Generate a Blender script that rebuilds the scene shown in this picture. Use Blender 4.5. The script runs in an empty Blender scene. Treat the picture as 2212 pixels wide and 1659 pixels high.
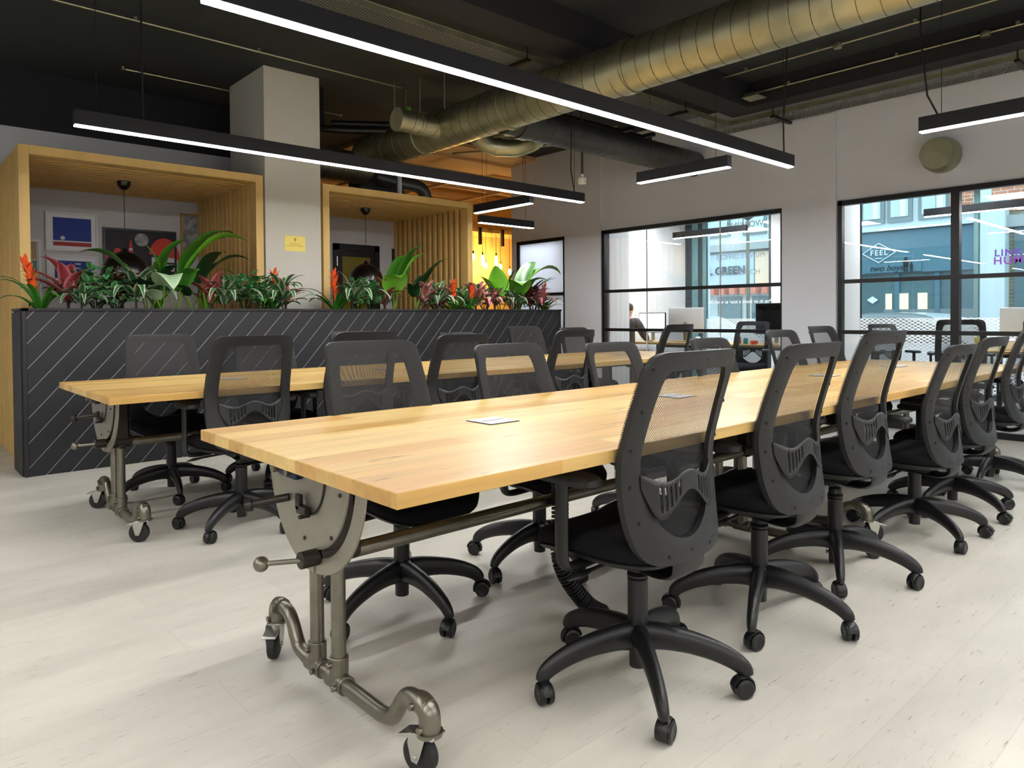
import bpy, bmesh, math, random
from math import sin, cos, pi, radians as R
from mathutils import Vector, Matrix
random.seed(7)
sc = bpy.context.scene
col = sc.collection
# ---------------------------------------------------------------- camera, world, exposure
EYE = 1.13
yaw, pitch, roll = 0.835354, 0.0174781, -0.0074651
F = Vector((cos(yaw)*cos(pitch), sin(yaw)*cos(pitch), -sin(pitch)))
R0 = Vector((sin(yaw), -cos(yaw), 0)); U0 = R0.cross(F)
Rt = R0*cos(roll) + U0*sin(roll); Up = U0*cos(roll) - R0*sin(roll)
cd = bpy.data.cameras.new('camera'); cam = bpy.data.objects.new('camera', cd); col.objects.link(cam)
cd.sensor_width = 36; cd.lens = 1532.427/2212*36
cd.shift_y = -(829.5-712.126)/2212; cd.clip_start = .05; cd.clip_end = 200
m = Matrix((Rt, Up, -F)).transposed().to_4x4(); m.translation = (0, 0, EYE); cam.matrix_world = m
sc.camera = cam
w = bpy.data.worlds.new('sky'); sc.world = w; w.use_nodes = True
bg = w.node_tree.nodes['Background']; bg.inputs[0].default_value = (.80, .93, 1, 1); bg.inputs[1].default_value = 1.2
sc.view_settings.view_transform = 'Standard'; sc.view_settings.look = 'None'
sc.view_settings.exposure = 1.4; sc.view_settings.gamma = 1
sc.cycles.max_bounces = 8; sc.cycles.transparent_max_bounces = 24; sc.cycles.diffuse_bounces = 5
sc.cycles.use_denoising = True; sc.cycles.caustics_reflective = False; sc.cycles.caustics_refractive = False
LED = 34.0

# ---------------------------------------------------------------- materials
MATS = {}
def s2l(c): return tuple(((v/255)/12.92 if v/255 <= .04045 else ((v/255+.055)/1.055)**2.4) for v in c)
def mat(name, rgb=(128,128,128), rough=.5, metal=0, emit=None, estr=0, noise=0, nscale=8, bump=0, spec=None, stretch=None, coat=0):
    if name in MATS: return MATS[name]
    m = bpy.data.materials.new(name); m.use_nodes = True; MATS[name] = m
    nt = m.node_tree; b = nt.nodes['Principled BSDF']
    c = s2l(rgb)
    b.inputs['Base Color'].default_value = (*c, 1); b.inputs['Roughness'].default_value = rough; b.inputs['Metallic'].default_value = metal
    if spec is not None: b.inputs['Specular IOR Level'].default_value = spec
    if coat: b.inputs['Coat Weight'].default_value = coat; b.inputs['Coat Roughness'].default_value = .15
    if emit: b.inputs['Emission Color'].default_value = (*s2l(emit), 1); b.inputs['Emission Strength'].default_value = estr
    if noise or bump:
        tc = nt.nodes.new('ShaderNodeTexCoord'); mp = nt.nodes.new('ShaderNodeMapping'); n = nt.nodes.new('ShaderNodeTexNoise')
        nt.links.new(tc.outputs['Object'], mp.inputs[0]); nt.links.new(mp.outputs[0], n.inputs['Vector'])
        mp.inputs['Scale'].default_value = stretch or (1, 1, 1)
        n.inputs['Scale'].default_value = nscale; n.inputs['Detail'].default_value = 5
        if noise:
            r = nt.nodes.new('ShaderNodeValToRGB'); nt.links.new(n.outputs['Fac'], r.inputs[0])
            r.color_ramp.elements[0].position = .3; r.color_ramp.elements[1].position = .7
            r.color_ramp.elements[0].color = (*[v*(1-noise) for v in c], 1); r.color_ramp.elements[1].color = (*[min(1, v*(1+noise)) for v in c], 1)
            nt.links.new(r.outputs[0], b.inputs['Base Color'])
        if bump:
            bp = nt.nodes.new('ShaderNodeBump'); bp.inputs['Strength'].default_value = bump; bp.inputs['Distance'].default_value = .01
            nt.links.new(n.outputs['Fac'], bp.inputs['Height']); nt.links.new(bp.outputs[0], b.inputs['Normal'])
    return m
def N(nt, t, **k):
    n = nt.nodes.new(t)
    for a, v in k.items(): setattr(n, a, v)
    return n
def plank_mat(name, c1, c2, pw, ph, gap, rough, dark, streak=(2, 30, 30), seam=.6, knots=True, axis='X', coat=0, kp=.64):
    """boards running along X: a brick layout tints each board, stretched noise draws the grain"""
    m = bpy.data.materials.new(name); m.use_nodes = True; MATS[name] = m; nt = m.node_tree; b = nt.nodes['Principled BSDF']
    L = nt.links.new
    tc = N(nt, 'ShaderNodeTexCoord'); mp = N(nt, 'ShaderNodeMapping'); L(tc.outputs['Object'], mp.inputs[0])
    br = N(nt, 'ShaderNodeTexBrick'); L(mp.outputs[0], br.inputs['Vector'])
    br.inputs['Scale'].default_value = 1; br.inputs['Brick Width'].default_value = pw; br.inputs['Row Height'].default_value = ph
    br.inputs['Mortar Size'].default_value = gap; br.inputs['Mortar Smooth'].default_value = .2; br.inputs['Bias'].default_value = 0
    br.offset = .37; br.inputs['Color1'].default_value = (*s2l(c1), 1); br.inputs['Color2'].default_value = (*s2l(c2), 1)
    br.inputs['Mortar'].default_value = (*[v*seam for v in s2l(c1)], 1)
    m2 = N(nt, 'ShaderNodeMapping'); m2.inputs['Scale'].default_value = streak; L(tc.outputs['Object'], m2.inputs[0])
    n = N(nt, 'ShaderNodeTexNoise'); n.inputs['Scale'].default_value = 1; n.inputs['Detail'].default_value = 8; n.inputs['Roughness'].default_value = .6; L(m2.outputs[0], n.inputs['Vector'])
    r = N(nt, 'ShaderNodeValToRGB'); L(n.outputs['Fac'], r.inputs[0]); r.color_ramp.elements[0].position = .3; r.color_ramp.elements[1].position = .62
    r.color_ramp.elements[0].color = (dark, dark, dark, 1); r.color_ramp.elements[1].color = (1, 1, 1, 1)
    mx = N(nt, 'ShaderNodeMix', data_type='RGBA', blend_type='MULTIPLY'); mx.inputs['Factor'].default_value = 1
    L(br.outputs['Color'], mx.inputs['A']); L(r.outputs[0], mx.inputs['B'])
    out = mx.outputs['Result']
    if knots:
        m3 = N(nt, 'ShaderNodeMapping'); m3.inputs['Scale'].default_value = knots; L(tc.outputs['Object'], m3.inputs[0])
        n3 = N(nt, 'ShaderNodeTexNoise'); n3.inputs['Scale'].default_value = 1; n3.inputs['Detail'].default_value = 6; n3.inputs['Roughness'].default_value = .7; L(m3.outputs[0], n3.inputs['Vector'])
        r3 = N(nt, 'ShaderNodeValToRGB'); L(n3.outputs['Fac'], r3.inputs[0]); r3.color_ramp.elements[0].position = kp; r3.color_ramp.elements[1].position = kp+.08
        r3.color_ramp.elements[0].color = (1, 1, 1, 1); r3.color_ramp.elements[1].color = (.42, .36, .30, 1)
        mz = N(nt, 'ShaderNodeMix', data_type='RGBA', blend_type='MULTIPLY'); mz.inputs['Factor'].default_value = 1
        L(out, mz.inputs['A']); L(r3.outputs[0], mz.inputs['B']); out = mz.outputs['Result']
    L(out, b.inputs['Base Color']); b.inputs['Roughness'].default_value = rough
    if coat: b.inputs['Coat Weight'].default_value = coat; b.inputs['Coat Roughness'].default_value = .2
    return m
plank_mat('floor_planks', (208,205,193), (201,198,186), 1.25, .25, .0011, .42, .80, (1.1, 3.2, 1), .80, (9, 100, 1), kp=.61)
plank_mat('table_oak', (222,190,118), (198,152,78), .80, .115, .0004, .38, .74, (1.4, 17, 17), .85, (3.2, 20, 20), coat=.12, kp=.61)
plank_mat('slat_oak', (228,192,118), (218,178,104), 3, 3, 0, .5, .86, (8, 8, 1.2), 1, None)
mat('plastic_black', (25,25,25), .45, noise=.08, nscale=60)
mat('plastic_base', (18,18,20), .4)
mat('caster_black', (15,15,17), .4)
mat('fabric_black', (14,13,17), .95, bump=.3, nscale=300, spec=.2)
mat('screw_hole', (4,4,4), .7)
mat('steel_raw', (128,124,112), .34, .9, noise=.12, nscale=25)
mat('steel_plate', (150,146,134), .42, .75, noise=.07, nscale=12)
mat('steel_dark', (58,54,50), .4, .8)
mat('chrome', (190,190,185), .22, 1)
mat('bearing_blue', (26,40,66), .4, .3)
mat('galvanised', (180,178,150), .42, .95, noise=.16, nscale=5, bump=.04)
mat('duct_seam', (96,92,78), .5, .8)
mat('duct_dark', (90,92,92), .38, .8, noise=.1, nscale=5)
mat('rubber', (26,26,27), .6)
mat('paint_ceiling', (42,47,49), .85, noise=.05, nscale=3)
mat('paint_beam', (33,32,37), .85)
mat('paint_back', (204,203,204), .8, noise=.02, nscale=2)
mat('paint_room', (150,150,150), .8)
mat('paint_wall', (214,218,226), .8, noise=.02, nscale=2)
mat('paint_pillar', (205,203,192), .8, noise=.02, nscale=2)
mat('paint_white', (236,238,240), .7)
mat('frosted', (228,233,238), .35)
mat('metal_black', (22,22,24), .4, .2)
mat('light_housing', (27,28,34), .5)
mat('planter_black', (27,27,31), .5, noise=.06, nscale=4)
mat('led', (255,255,255), .5, emit=(255,252,250), estr=LED)
mat('fill_panel_led', (255,255,255), .5, emit=(245,250,255), estr=9)
mat('lid_silver', (205,206,210), .38, .5)
mat('soil', (30,24,18), .95, noise=.4, nscale=40)
mat('cable', (14,14,14), .6)
mat('white_plastic', (235,235,232), .4)
mat('screen_black', (6,6,8), .12)
mat('screen_white', (240,245,250), .3, emit=(235,242,255), estr=.9)
mat('skin', (205,160,132), .55)
mat('hair', (70,58,44), .8, noise=.3, nscale=60)
mat('shirt', (66,64,74), .9, noise=.1, nscale=20)
mat('trousers', (36,40,56), .9)

def mesh_fabric():
    m = bpy.data.materials.new('mesh_fabric'); m.use_nodes = True; MATS['mesh_fabric'] = m; nt = m.node_tree; L = nt.links.new
    nt.nodes.clear(); out = N(nt, 'ShaderNodeOutputMaterial')
    tc = N(nt, 'ShaderNodeTexCoord'); sp = N(nt, 'ShaderNodeSeparateXYZ'); L(tc.outputs['Object'], sp.inputs[0])
    def mul(a, k):
        n = N(nt, 'ShaderNodeMath', operation='MULTIPLY'); L(a, n.inputs[0]); n.inputs[1].default_value = k; return n.outputs[0]
    def f(op, a, b=None):
        n = N(nt, 'ShaderNodeMath', operation=op); L(a, n.inputs[0])
        if b is not None:
            if isinstance(b, (int, float)): n.inputs[1].default_value = b
            else: L(b, n.inputs[1])
        return n.outputs[0]
    k = 2*pi/.0064
    cx = f('COSINE', mul(sp.outputs[0], k)); cz = f('COSINE', mul(sp.outputs[2], k))
    hole = f('GREATER_THAN', f('ADD', cx, cz), .80)   # staggered round holes
    cx2 = f('COSINE', f('ADD', mul(sp.outputs[0], k), pi)); cz2 = f('COSINE', f('ADD', mul(sp.outputs[2], k), pi))
    hole2 = f('GREATER_THAN', f('ADD', cx2, cz2), .80)
    h = f('MAXIMUM', hole, hole2)
    d = N(nt, 'ShaderNodeBsdfPrincipled'); d.inputs['Base Color'].default_value = (.022, .022, .024, 1); d.inputs['Roughness'].default_value = .7
    t = N(nt, 'ShaderNodeBsdfTransparent'); mx = N(nt, 'ShaderNodeMixShader')
    L(h, mx.inputs[0]); L(d.outputs[0], mx.inputs[1]); L(t.outputs[0], mx.inputs[2]); L(mx.outputs[0], out.inputs[0])
mesh_fabric()
def glass_mat(name, tint, refl=1.0, film=None):
    m = bpy.data.materials.new(name); m.use_nodes = True; MATS[name] = m; nt = m.node_tree; L = nt.links.new
    nt.nodes.clear(); out = N(nt, 'ShaderNodeOutputMaterial')
    t = N(nt, 'ShaderNodeBsdfTransparent'); t.inputs[0].default_value = (*tint, 1)
    g = N(nt, 'ShaderNodeBsdfGlossy'); g.inputs['Roughness'].default_value = .0; g.inputs[0].default_value = (refl, refl, refl, 1)
    fr = N(nt, 'ShaderNodeFresnel'); fr.inputs[0].default_value = 1.5
    mx = N(nt, 'ShaderNodeMixShader'); L(fr.outputs[0], mx.inputs[0]); L(t.outputs[0], mx.inputs[1]); L(g.outputs[0], mx.inputs[2])
    res = mx.outputs[0]
    L(res, out.inputs[0])
glass_mat('glass', (.97, .99, .99)); glass_mat('glass_outer', (.88, .97, .98))
def dots_mat(name, rgb, pitch, thr, ax=(1, 2), invert=False, rough=.5, metal=0, other=None):
    """sheet with a staggered grid of holes (transparent) or, if other is given, spots of that colour"""
    m = bpy.data.materials.new(name); m.use_nodes = True; MATS[name] = m; nt = m.node_tree; L = nt.links.new
    nt.nodes.clear(); out = N(nt, 'ShaderNodeOutputMaterial'); tc = N(nt, 'ShaderNodeTexCoord'); sp = N(nt, 'ShaderNodeSeparateXYZ'); L(tc.outputs['Object'], sp.inputs[0])
    fs = []
    for ph in (0, pi):
        cs = []
        for a in ax:
            q = N(nt, 'ShaderNodeMath', operation='MULTIPLY_ADD'); L(sp.outputs[a], q.inputs[0]); q.inputs[1].default_value = 2*pi/pitch[ax.index(a)]; q.inputs[2].default_value = ph
            c = N(nt, 'ShaderNodeMath', operation='COSINE'); L(q.outputs[0], c.inputs[0]); cs.append(c.outputs[0])
        ad = N(nt, 'ShaderNodeMath', operation='ADD'); L(cs[0], ad.inputs[0]); L(cs[1], ad.inputs[1])
        g = N(nt, 'ShaderNodeMath', operation='GREATER_THAN'); L(ad.outputs[0], g.inputs[0]); g.inputs[1].default_value = thr; fs.append(g.outputs[0])
    mxm = N(nt, 'ShaderNodeMath', operation='MAXIMUM'); L(fs[0], mxm.inputs[0]); L(fs[1], mxm.inputs[1])
    d = N(nt, 'ShaderNodeBsdfPrincipled'); d.inputs['Base Color'].default_value = (*s2l(rgb), 1); d.inputs['Roughness'].default_value = rough; d.inputs['Metallic'].default_value = metal
    t = N(nt, 'ShaderNodeBsdfTransparent'); mx = N(nt, 'ShaderNodeMixShader'); L(mxm.outputs[0], mx.inputs[0])
    if invert: L(t.outputs[0], mx.inputs[1]); L(d.outputs[0], mx.inputs[2])
    else: L(d.outputs[0], mx.inputs[1]); L(t.outputs[0], mx.inputs[2])
    L(mx.outputs[0], out.inputs[0])
def frosted():
    m = bpy.data.materials.new('frosted_pane'); m.use_nodes = True; MATS['frosted_pane'] = m; nt = m.node_tree; L = nt.links.new; nt.nodes.clear()
    out = N(nt, 'ShaderNodeOutputMaterial'); t = N(nt, 'ShaderNodeBsdfTranslucent'); t.inputs[0].default_value = (.95, .97, 1, 1); d = N(nt, 'ShaderNodeBsdfPrincipled'); d.inputs['Base Color'].default_value = (.85, .88, .92, 1); d.inputs['Roughness'].default_value = .3
    mx = N(nt, 'ShaderNodeMixShader'); mx.inputs[0].default_value = .45; L(t.outputs[0], mx.inputs[1]); L(d.outputs[0], mx.inputs[2]); L(mx.outputs[0], out.inputs[0])
frosted()
dots_mat('window_film', (240,246,250), (.075, .045), .35, invert=True)
dots_mat('tray_perforated', (120,122,120), (.05, .028), .95, ax=(0, 1), metal=.6)
def brick_mat(name, c1, c2, mort):
    m = bpy.data.materials.new(name); m.use_nodes = True; MATS[name] = m; nt = m.node_tree; L = nt.links.new; b = nt.nodes['Principled BSDF']
    tc = N(nt, 'ShaderNodeTexCoord'); mp = N(nt, 'ShaderNodeMapping'); mp.inputs['Rotation'].default_value = (pi/2, 0, pi/2); L(tc.outputs['Object'], mp.inputs[0])
    sp = N(nt, 'ShaderNodeSeparateXYZ'); L(tc.outputs['Object'], sp.inputs[0]); cb = N(nt, 'ShaderNodeCombineXYZ'); L(sp.outputs[1], cb.inputs[0]); L(sp.outputs[2], cb.inputs[1])
    br = N(nt, 'ShaderNodeTexBrick'); L(cb.outputs[0], br.inputs['Vector']); br.inputs['Scale'].default_value = 1; br.inputs['Brick Width'].default_value = .24; br.inputs['Row Height'].default_value = .08; br.inputs['Mortar Size'].default_value = .008
    br.inputs['Color1'].default_value = (*s2l(c1), 1); br.inputs['Color2'].default_value = (*s2l(c2), 1); br.inputs['Mortar'].default_value = (*s2l(mort), 1)
    L(br.outputs[0], b.inputs['Base Color']); b.inputs['Roughness'].default_value = .9
brick_mat('brick_red', (196,128,100), (180,110,84), (205,190,176)); brick_mat('brick_yellow', (160,150,120), (130,124,104), (180,176,165))
def leaf_mat(name, base, edge, rough=.4):
    """vertex attribute 'u' runs 0 at the midrib to 1 at the leaf margin"""
    m = bpy.data.materials.new(name); m.use_nodes = True; MATS[name] = m; nt = m.node_tree; L = nt.links.new; b = nt.nodes['Principled BSDF']
    at = N(nt, 'ShaderNodeAttribute', attribute_name='u'); r = N(nt, 'ShaderNodeValToRGB'); L(at.outputs['Fac'], r.inputs[0])
    r.color_ramp.elements[0].color = (*s2l(base), 1); r.color_ramp.elements[0].position = .45; r.color_ramp.elements[1].color = (*s2l(edge), 1); r.color_ramp.elements[1].position = .95
    n = N(nt, 'ShaderNodeTexNoise'); n.inputs['Scale'].default_value = 30
    mx = N(nt, 'ShaderNodeMix', data_type='RGBA', blend_type='MULTIPLY'); mx.inputs['Factor'].default_value = .2; L(r.outputs[0], mx.inputs['A']); L(n.outputs['Fac'], mx.inputs['B'])
    L(mx.outputs['Result'], b.inputs['Base Color']); b.inputs['Roughness'].default_value = rough
    b.inputs['Subsurface Weight'].default_value = 0
leaf_mat('leaf_big', (52,118,34), (82,156,50), .32); leaf_mat('leaf_bright', (100,170,40), (120,190,60), .35); leaf_mat('leaf_dark', (22,56,26), (30,74,34), .38)
leaf_mat('leaf_pale', (150,180,140), (176,200,160), .45); leaf_mat('leaf_red', (150,52,60), (206,126,134), .42); leaf_mat('leaf_pink', (190,100,108), (225,190,180), .45)
leaf_mat('leaf_varieg', (58,110,66), (224,228,200), .45); leaf_mat('leaf_bush', (66,134,74), (140,192,136), .4); leaf_mat('leaf_maroon', (58,22,26), (120,60,62), .45)
mat('flower_orange', (240,92,34), .5, noise=.2, nscale=40); mat('stem_green', (110,140,50), .6)

# ---------------------------------------------------------------- geometry helpers
def tag(o, label=None, cat=None, group=None, kind=None):
    if label: o['label'] = label
    if cat: o['category'] = cat
    if group: o['group'] = group
    if kind: o['kind'] = kind
    return o
def empty(name, loc=(0, 0, 0), rz=0):
    o = bpy.data.objects.new(name, None); col.objects.link(o); o.location = loc; o.rotation_euler = (0, 0, rz); o.empty_display_size = .1; return o
class MB:
    def __init__(s): s.v = []; s.f = []; s.mi = []; s.u = []; s.cur = 0
    def add(s, vs, fs, mi=None, u=None):
        b = len(s.v); s.v += [tuple(v) for v in vs]; s.u += (u if u else [0]*len(vs))
        for f in fs: s.f.append(tuple(i+b for i in f)); s.mi.append(s.cur if mi is None else mi)
        return s
    def box(s, a, b, mi=None):
        (x0, y0, z0), (x1, y1, z1) = a, b
        x0, x1 = sorted((x0, x1)); y0, y1 = sorted((y0, y1)); z0, z1 = sorted((z0, z1))
        return s.add([(x0,y0,z0),(x1,y0,z0),(x1,y1,z0),(x0,y1,z0),(x0,y0,z1),(x1,y0,z1),(x1,y1,z1),(x0,y1,z1)],
              [(0,3,2,1),(4,5,6,7),(0,1,5,4),(1,2,6,5),(2,3,7,6),(3,0,4,7)], mi)
    def tube(s, pts, r, n=12, caps=True, mi=None, flat=None):
        """round tube along a polyline; r a number or list; flat=(a,b) scales the section"""
        pts = [Vector(p) for p in pts]; k = len(pts); rs = r if isinstance(r, (list, tuple)) else [r]*k
        fl = flat if isinstance(flat, list) else [flat or (1, 1)]*k
        vs = []; ref = None
        for i, p in enumerate(pts):
            t = (pts[min(i+1, k-1)]-pts[max(i-1, 0)]).normalized()
            if ref is None: ref = Vector((0, 0, 1)) if abs(t.z) < .9 else Vector((1, 0, 0))
            a = t.cross(ref)
            if a.length < 1e-4: a = t.cross(Vector((0, 1, 0)))
            a.normalize(); b = a.cross(t).normalized(); ref = b
            for j in range(n):
                q = 2*pi*j/n; vs.append(p + a*(cos(q)*rs[i]*fl[i][0]) + b*(sin(q)*rs[i]*fl[i][1]))
        fs = [(i*n+j, i*n+(j+1) % n, (i+1)*n+(j+1) % n, (i+1)*n+j) for i in range(k-1) for j in range(n)]
        if caps: fs += [tuple(range(n))[::-1], tuple((k-1)*n+j for j in range(n))]
        return s.add(vs, fs, mi)
    def cyl(s, p0, p1, r, n=16, mi=None, r2=None): return s.tube([p0, p1], [r, r if r2 is None else r2], n, True, mi)
    def lathe(s, prof, n=20, c=(0, 0, 0), axis='Z', mi=None):
        vs = []
        for r, z in prof:
            for j in range(n):
                q = 2*pi*j/n; x, y = r*cos(q), r*sin(q)
                p = (x, y, z) if axis == 'Z' else ((z, x, y) if axis == 'X' else (x, z, y))
                vs.append((p[0]+c[0], p[1]+c[1], p[2]+c[2]))
        fs = [(i*n+j, i*n+(j+1) % n, (i+1)*n+(j+1) % n, (i+1)*n+j) for i in range(len(prof)-1) for j in range(n)]
        if prof[0][0] > 1e-5: fs.append(tuple(range(n)))
        if prof[-1][0] > 1e-5: fs.append(tuple((len(prof)-1)*n+j for j in range(n)))
        return s.add(vs, fs, mi)
    def prism(s, poly, d0, d1, axis='X', mi=None):
        """poly of 2D points extruded along axis between d0 and d1 (X: poly in YZ, Y: XZ, Z: XY)"""
        k = len(poly)
        g = {'X': lambda a, b, d: (d, a, b), 'Y': lambda a, b, d: (a, d, b), 'Z': lambda a, b, d: (a, b, d)}[axis]
        vs = [g(a, b, d0) for a, b in poly]+[g(a, b, d1) for a, b in poly]
        return s.add(vs, [tuple(range(k)), tuple(range(2*k-1, k-1, -1))]+[(i, i+k, (i+1) % k+k, (i+1) % k) for i in range(k)], mi)
    def build(s, name, mats, parent=None, loc=(0, 0, 0), rot=(0, 0, 0), bevel=0, smooth=None, sub=0):
        me = bpy.data.meshes.new(name); me.from_pydata(s.v, [], s.f)
        if isinstance(mats, str): mats = [mats]
        for x in mats: me.materials.append(MATS[x])
        for i, p in enumerate(me.polygons): p.material_index = s.mi[i]
        if any(s.u):
            at = me.attributes.new('u', 'FLOAT', 'POINT'); at.data.foreach_set('value', s.u)
        bm = bmesh.new(); bm.from_mesh(me); bmesh.ops.recalc_face_normals(bm, faces=bm.faces); bm.to_mesh(me); bm.free()
        if smooth is not False:
            me.shade_smooth(); me.set_sharp_from_angle(angle=R(smooth or 38))
        o = bpy.data.objects.new(name, me); col.objects.link(o); o.location = loc; o.rotation_euler = rot
        if parent: o.parent = parent
        if bevel:
            b = o.modifiers.new('bevel', 'BEVEL'); b.width = bevel; b.segments = 2; b.limit_method = 'ANGLE'; b.angle_limit = R(40)
        if sub: q = o.modifiers.new('sub', 'SUBSURF'); q.levels = sub; q.render_levels = sub
        return o
def B(): return MB()
def box(name, a, b, mats, parent=None, bevel=0, **k): return B().box(a, b).build(name, mats, parent, bevel=bevel, **k)
def struct(o): o['kind'] = 'structure'; return o
def copy_tree(o, parent=None):
    c = o.copy(); col.objects.link(c)
    if parent: c.parent = parent
    for ch in o.children: copy_tree(ch, c)
    return c
def cr(pts, n=4, closed=False):
    """Catmull-Rom through tuples"""
    k = len(pts); out = []
    rng = range(k) if closed else range(k-1)
    for i in rng:
        g = (lambda j: pts[j % k]) if closed else (lambda j: pts[min(max(j, 0), k-1)])
        p0, p1, p2, p3 = g(i-1), g(i), g(i+1), g(i+2)
        for q in range(n):
            t = q/n
            out.append(tuple(.5*((2*b)+(c-a)*t+(2*a-5*b+4*c-d)*t*t+(-a+3*b-3*c+d)*t**3) for a, b, c, d in zip(p0, p1, p2, p3)))
    if not closed: out.append(pts[-1])
    return out
def text(name, s, size, loc, rot, m, parent=None, mirror=False, ext=.002, align='CENTER', shear=0, space=1, bold=0):
    cu = bpy.data.curves.new(name, 'FONT'); cu.body = s; cu.size = size; cu.extrude = ext; cu.align_x = align; cu.align_y = 'CENTER'; cu.shear = shear; cu.space_character = space; cu.offset = bold
    t = bpy.data.objects.new('t', cu); col.objects.link(t); bpy.context.view_layer.update()
    me = bpy.data.meshes.new_from_object(t.evaluated_get(bpy.context.evaluated_depsgraph_get())); bpy.data.objects.remove(t)
    if mirror: me.transform(Matrix.Diagonal((-1, 1, 1, 1)))
    me.name = name; me.materials.clear(); me.materials.append(MATS[m])
    o = bpy.data.objects.new(name, me); col.objects.link(o); o.location = loc; o.rotation_euler = rot
    if parent: o.parent = parent
    return o

# ---------------------------------------------------------------- room shell
ZC = 3.55; XW = 7.527
struct(box('floor', (-4.2, -4.2, -.1), (XW+.02, 11.0, 0), 'floor_planks'))
struct(box('floor_cafe', (XW+.02, 8.31, -.1), (13, 11.0, 0), 'floor_planks'))
struct(box('ceiling', (-4.2, -4.2, ZC), (XW+.15, 11.0, ZC+.1), 'paint_ceiling'))
mat('ceiling_cafe', (196,160,112), .8)
struct(box('ceiling_cafe', (XW+.15, 8.2, ZC), (13, 11.0, ZC+.1), 'ceiling_cafe'))
struct(box('trim_1', (4.95, 7.75, ZC-.05), (XW+.14, 10.9, ZC-.001), 'ceiling_cafe'))
struct(box('wall_left', (-4.3, -4.2, 0), (-4.2, 11.0, ZC), 'paint_room'))
struct(box('wall_front', (-4.3, -4.3, 0), (XW+.15, -4.2, ZC), 'paint_room'))
struct(box('wall_back', (-4.2, 8.25, 0), (3.41, 8.35, 2.99), 'paint_back'))
struct(box('wall_back_upper', (-4.2, 8.25, 2.99), (3.41, 8.35, ZC), 'paint_beam'))
struct(box('wall_back_booth', (3.41, 8.25, 0), (5.36, 8.35, 2.46), 'paint_back'))
struct(box('wall_corridor', (3.31, 8.35, 0), (3.41, 11.0, ZC), 'paint_ceiling'))
mat('cafe_panel', (226,180,104), .6, noise=.12, nscale=3, stretch=(3, 1, .3))
struct(box('wall_cafe', (3.31, 10.9, 0), (13, 11.0, ZC), 'cafe_panel'))
struct(box('wall_cafe_right', (12.9, 8.31, 0), (13, 10.9, ZC), 'cafe_panel'))
struct(box('wall_cafe_front', (XW+.15, 8.2, 0), (13, 8.31, ZC), 'paint_wall'))
# pillar between the booths
struct(box('wall_pillar', (2.82, 6.62, 0), (3.395, 7.476, ZC), 'paint_pillar'))
# right wall with three glazed openings: door strip, window 1, window 2
wl = B()
for y0, y1, z0, z1 in ((8.175, 8.31, 0, ZC), (7.167, 8.175, 2.30, ZC), (6.445, 7.167, 0, ZC), (3.83, 6.445, 2.315, ZC), (3.225, 3.83, 0, ZC), (-1.2, 3.225, 2.315, ZC), (-4.2, -1.2, 0, ZC)):
    wl.box((XW, y0, z0), (XW+.12, y1, z1))
struct(wl.build('wall_right', 'paint_wall', smooth=False))
struct(B().box((XW-.022, 3.235, 0), (XW-.001, 3.83, 3.25)).build('trim_2', 'paint_wall'))
struct(B().box((XW-.03, 6.45, 0), (XW-.001, 6.75, 3.35)).build('trim_3', 'paint_wall'))
def window(idx, y0, y1, mull, rails, ztop, pane, thin_right=False):
    r = empty('window_%d' % idx, (XW, (y0+y1)/2, 0)); struct(r)
    o = lambda y: y-(y0+y1)/2
    fr = B(); t = .045
    fr.box((-.02, o(y1)-t, 0), (.05, o(y1), ztop)); fr.box((-.02, o(y0), 0), (.05, o(y0)+(.012 if thin_right else t), ztop))
    fr.box((-.02, o(y0), ztop-.05), (.05, o(y1), ztop)); fr.box((-.02, o(y0), 0), (.05, o(y1), .06))
    for ym in mull: fr.box((-.025, o(ym)-.035, 0), (.055, o(ym)+.035, ztop))
    for z in rails: fr.box((-.015, o(y0), z-.02), (.045, o(y1), z+.02))
    fr.build('window_frame', 'metal_black', r)
    ys = [y0]+sorted(mull)+[y1]
    for a, b in zip(ys, ys[1:]): B().box((.012, o(a)+.01, .03), (.018, o(b)-.01, ztop-.03)).build('window_pane', pane, r)
    return r
w1 = window(1, 3.835, 6.44, [], (1.475, .95), 2.315, 'glass', True)
for yy in (5.70, 4.62): B().box((.008, yy-5.1375-.006, .03), (.022, yy-5.1375+.006, 2.27)).build('glass_joint', 'white_plastic', w1)
window(2, -1.2, 3.22, [2.137, 1.05, -.05], (1.475, .95), 2.315, 'glass')
window(3, 7.167, 8.175, [], (1.471, .95), 2.30, 'frosted_pane', True)
# downstand beams with cable trays beneath
struct(box('trim_4', (-4.2, 3.85, 3.30), (6.83, 4.16, ZC), 'paint_beam'))
struct(box('trim_5', (6.83, -4.2, 3.30), (7.06, 4.16, ZC), 'paint_beam'))

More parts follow.
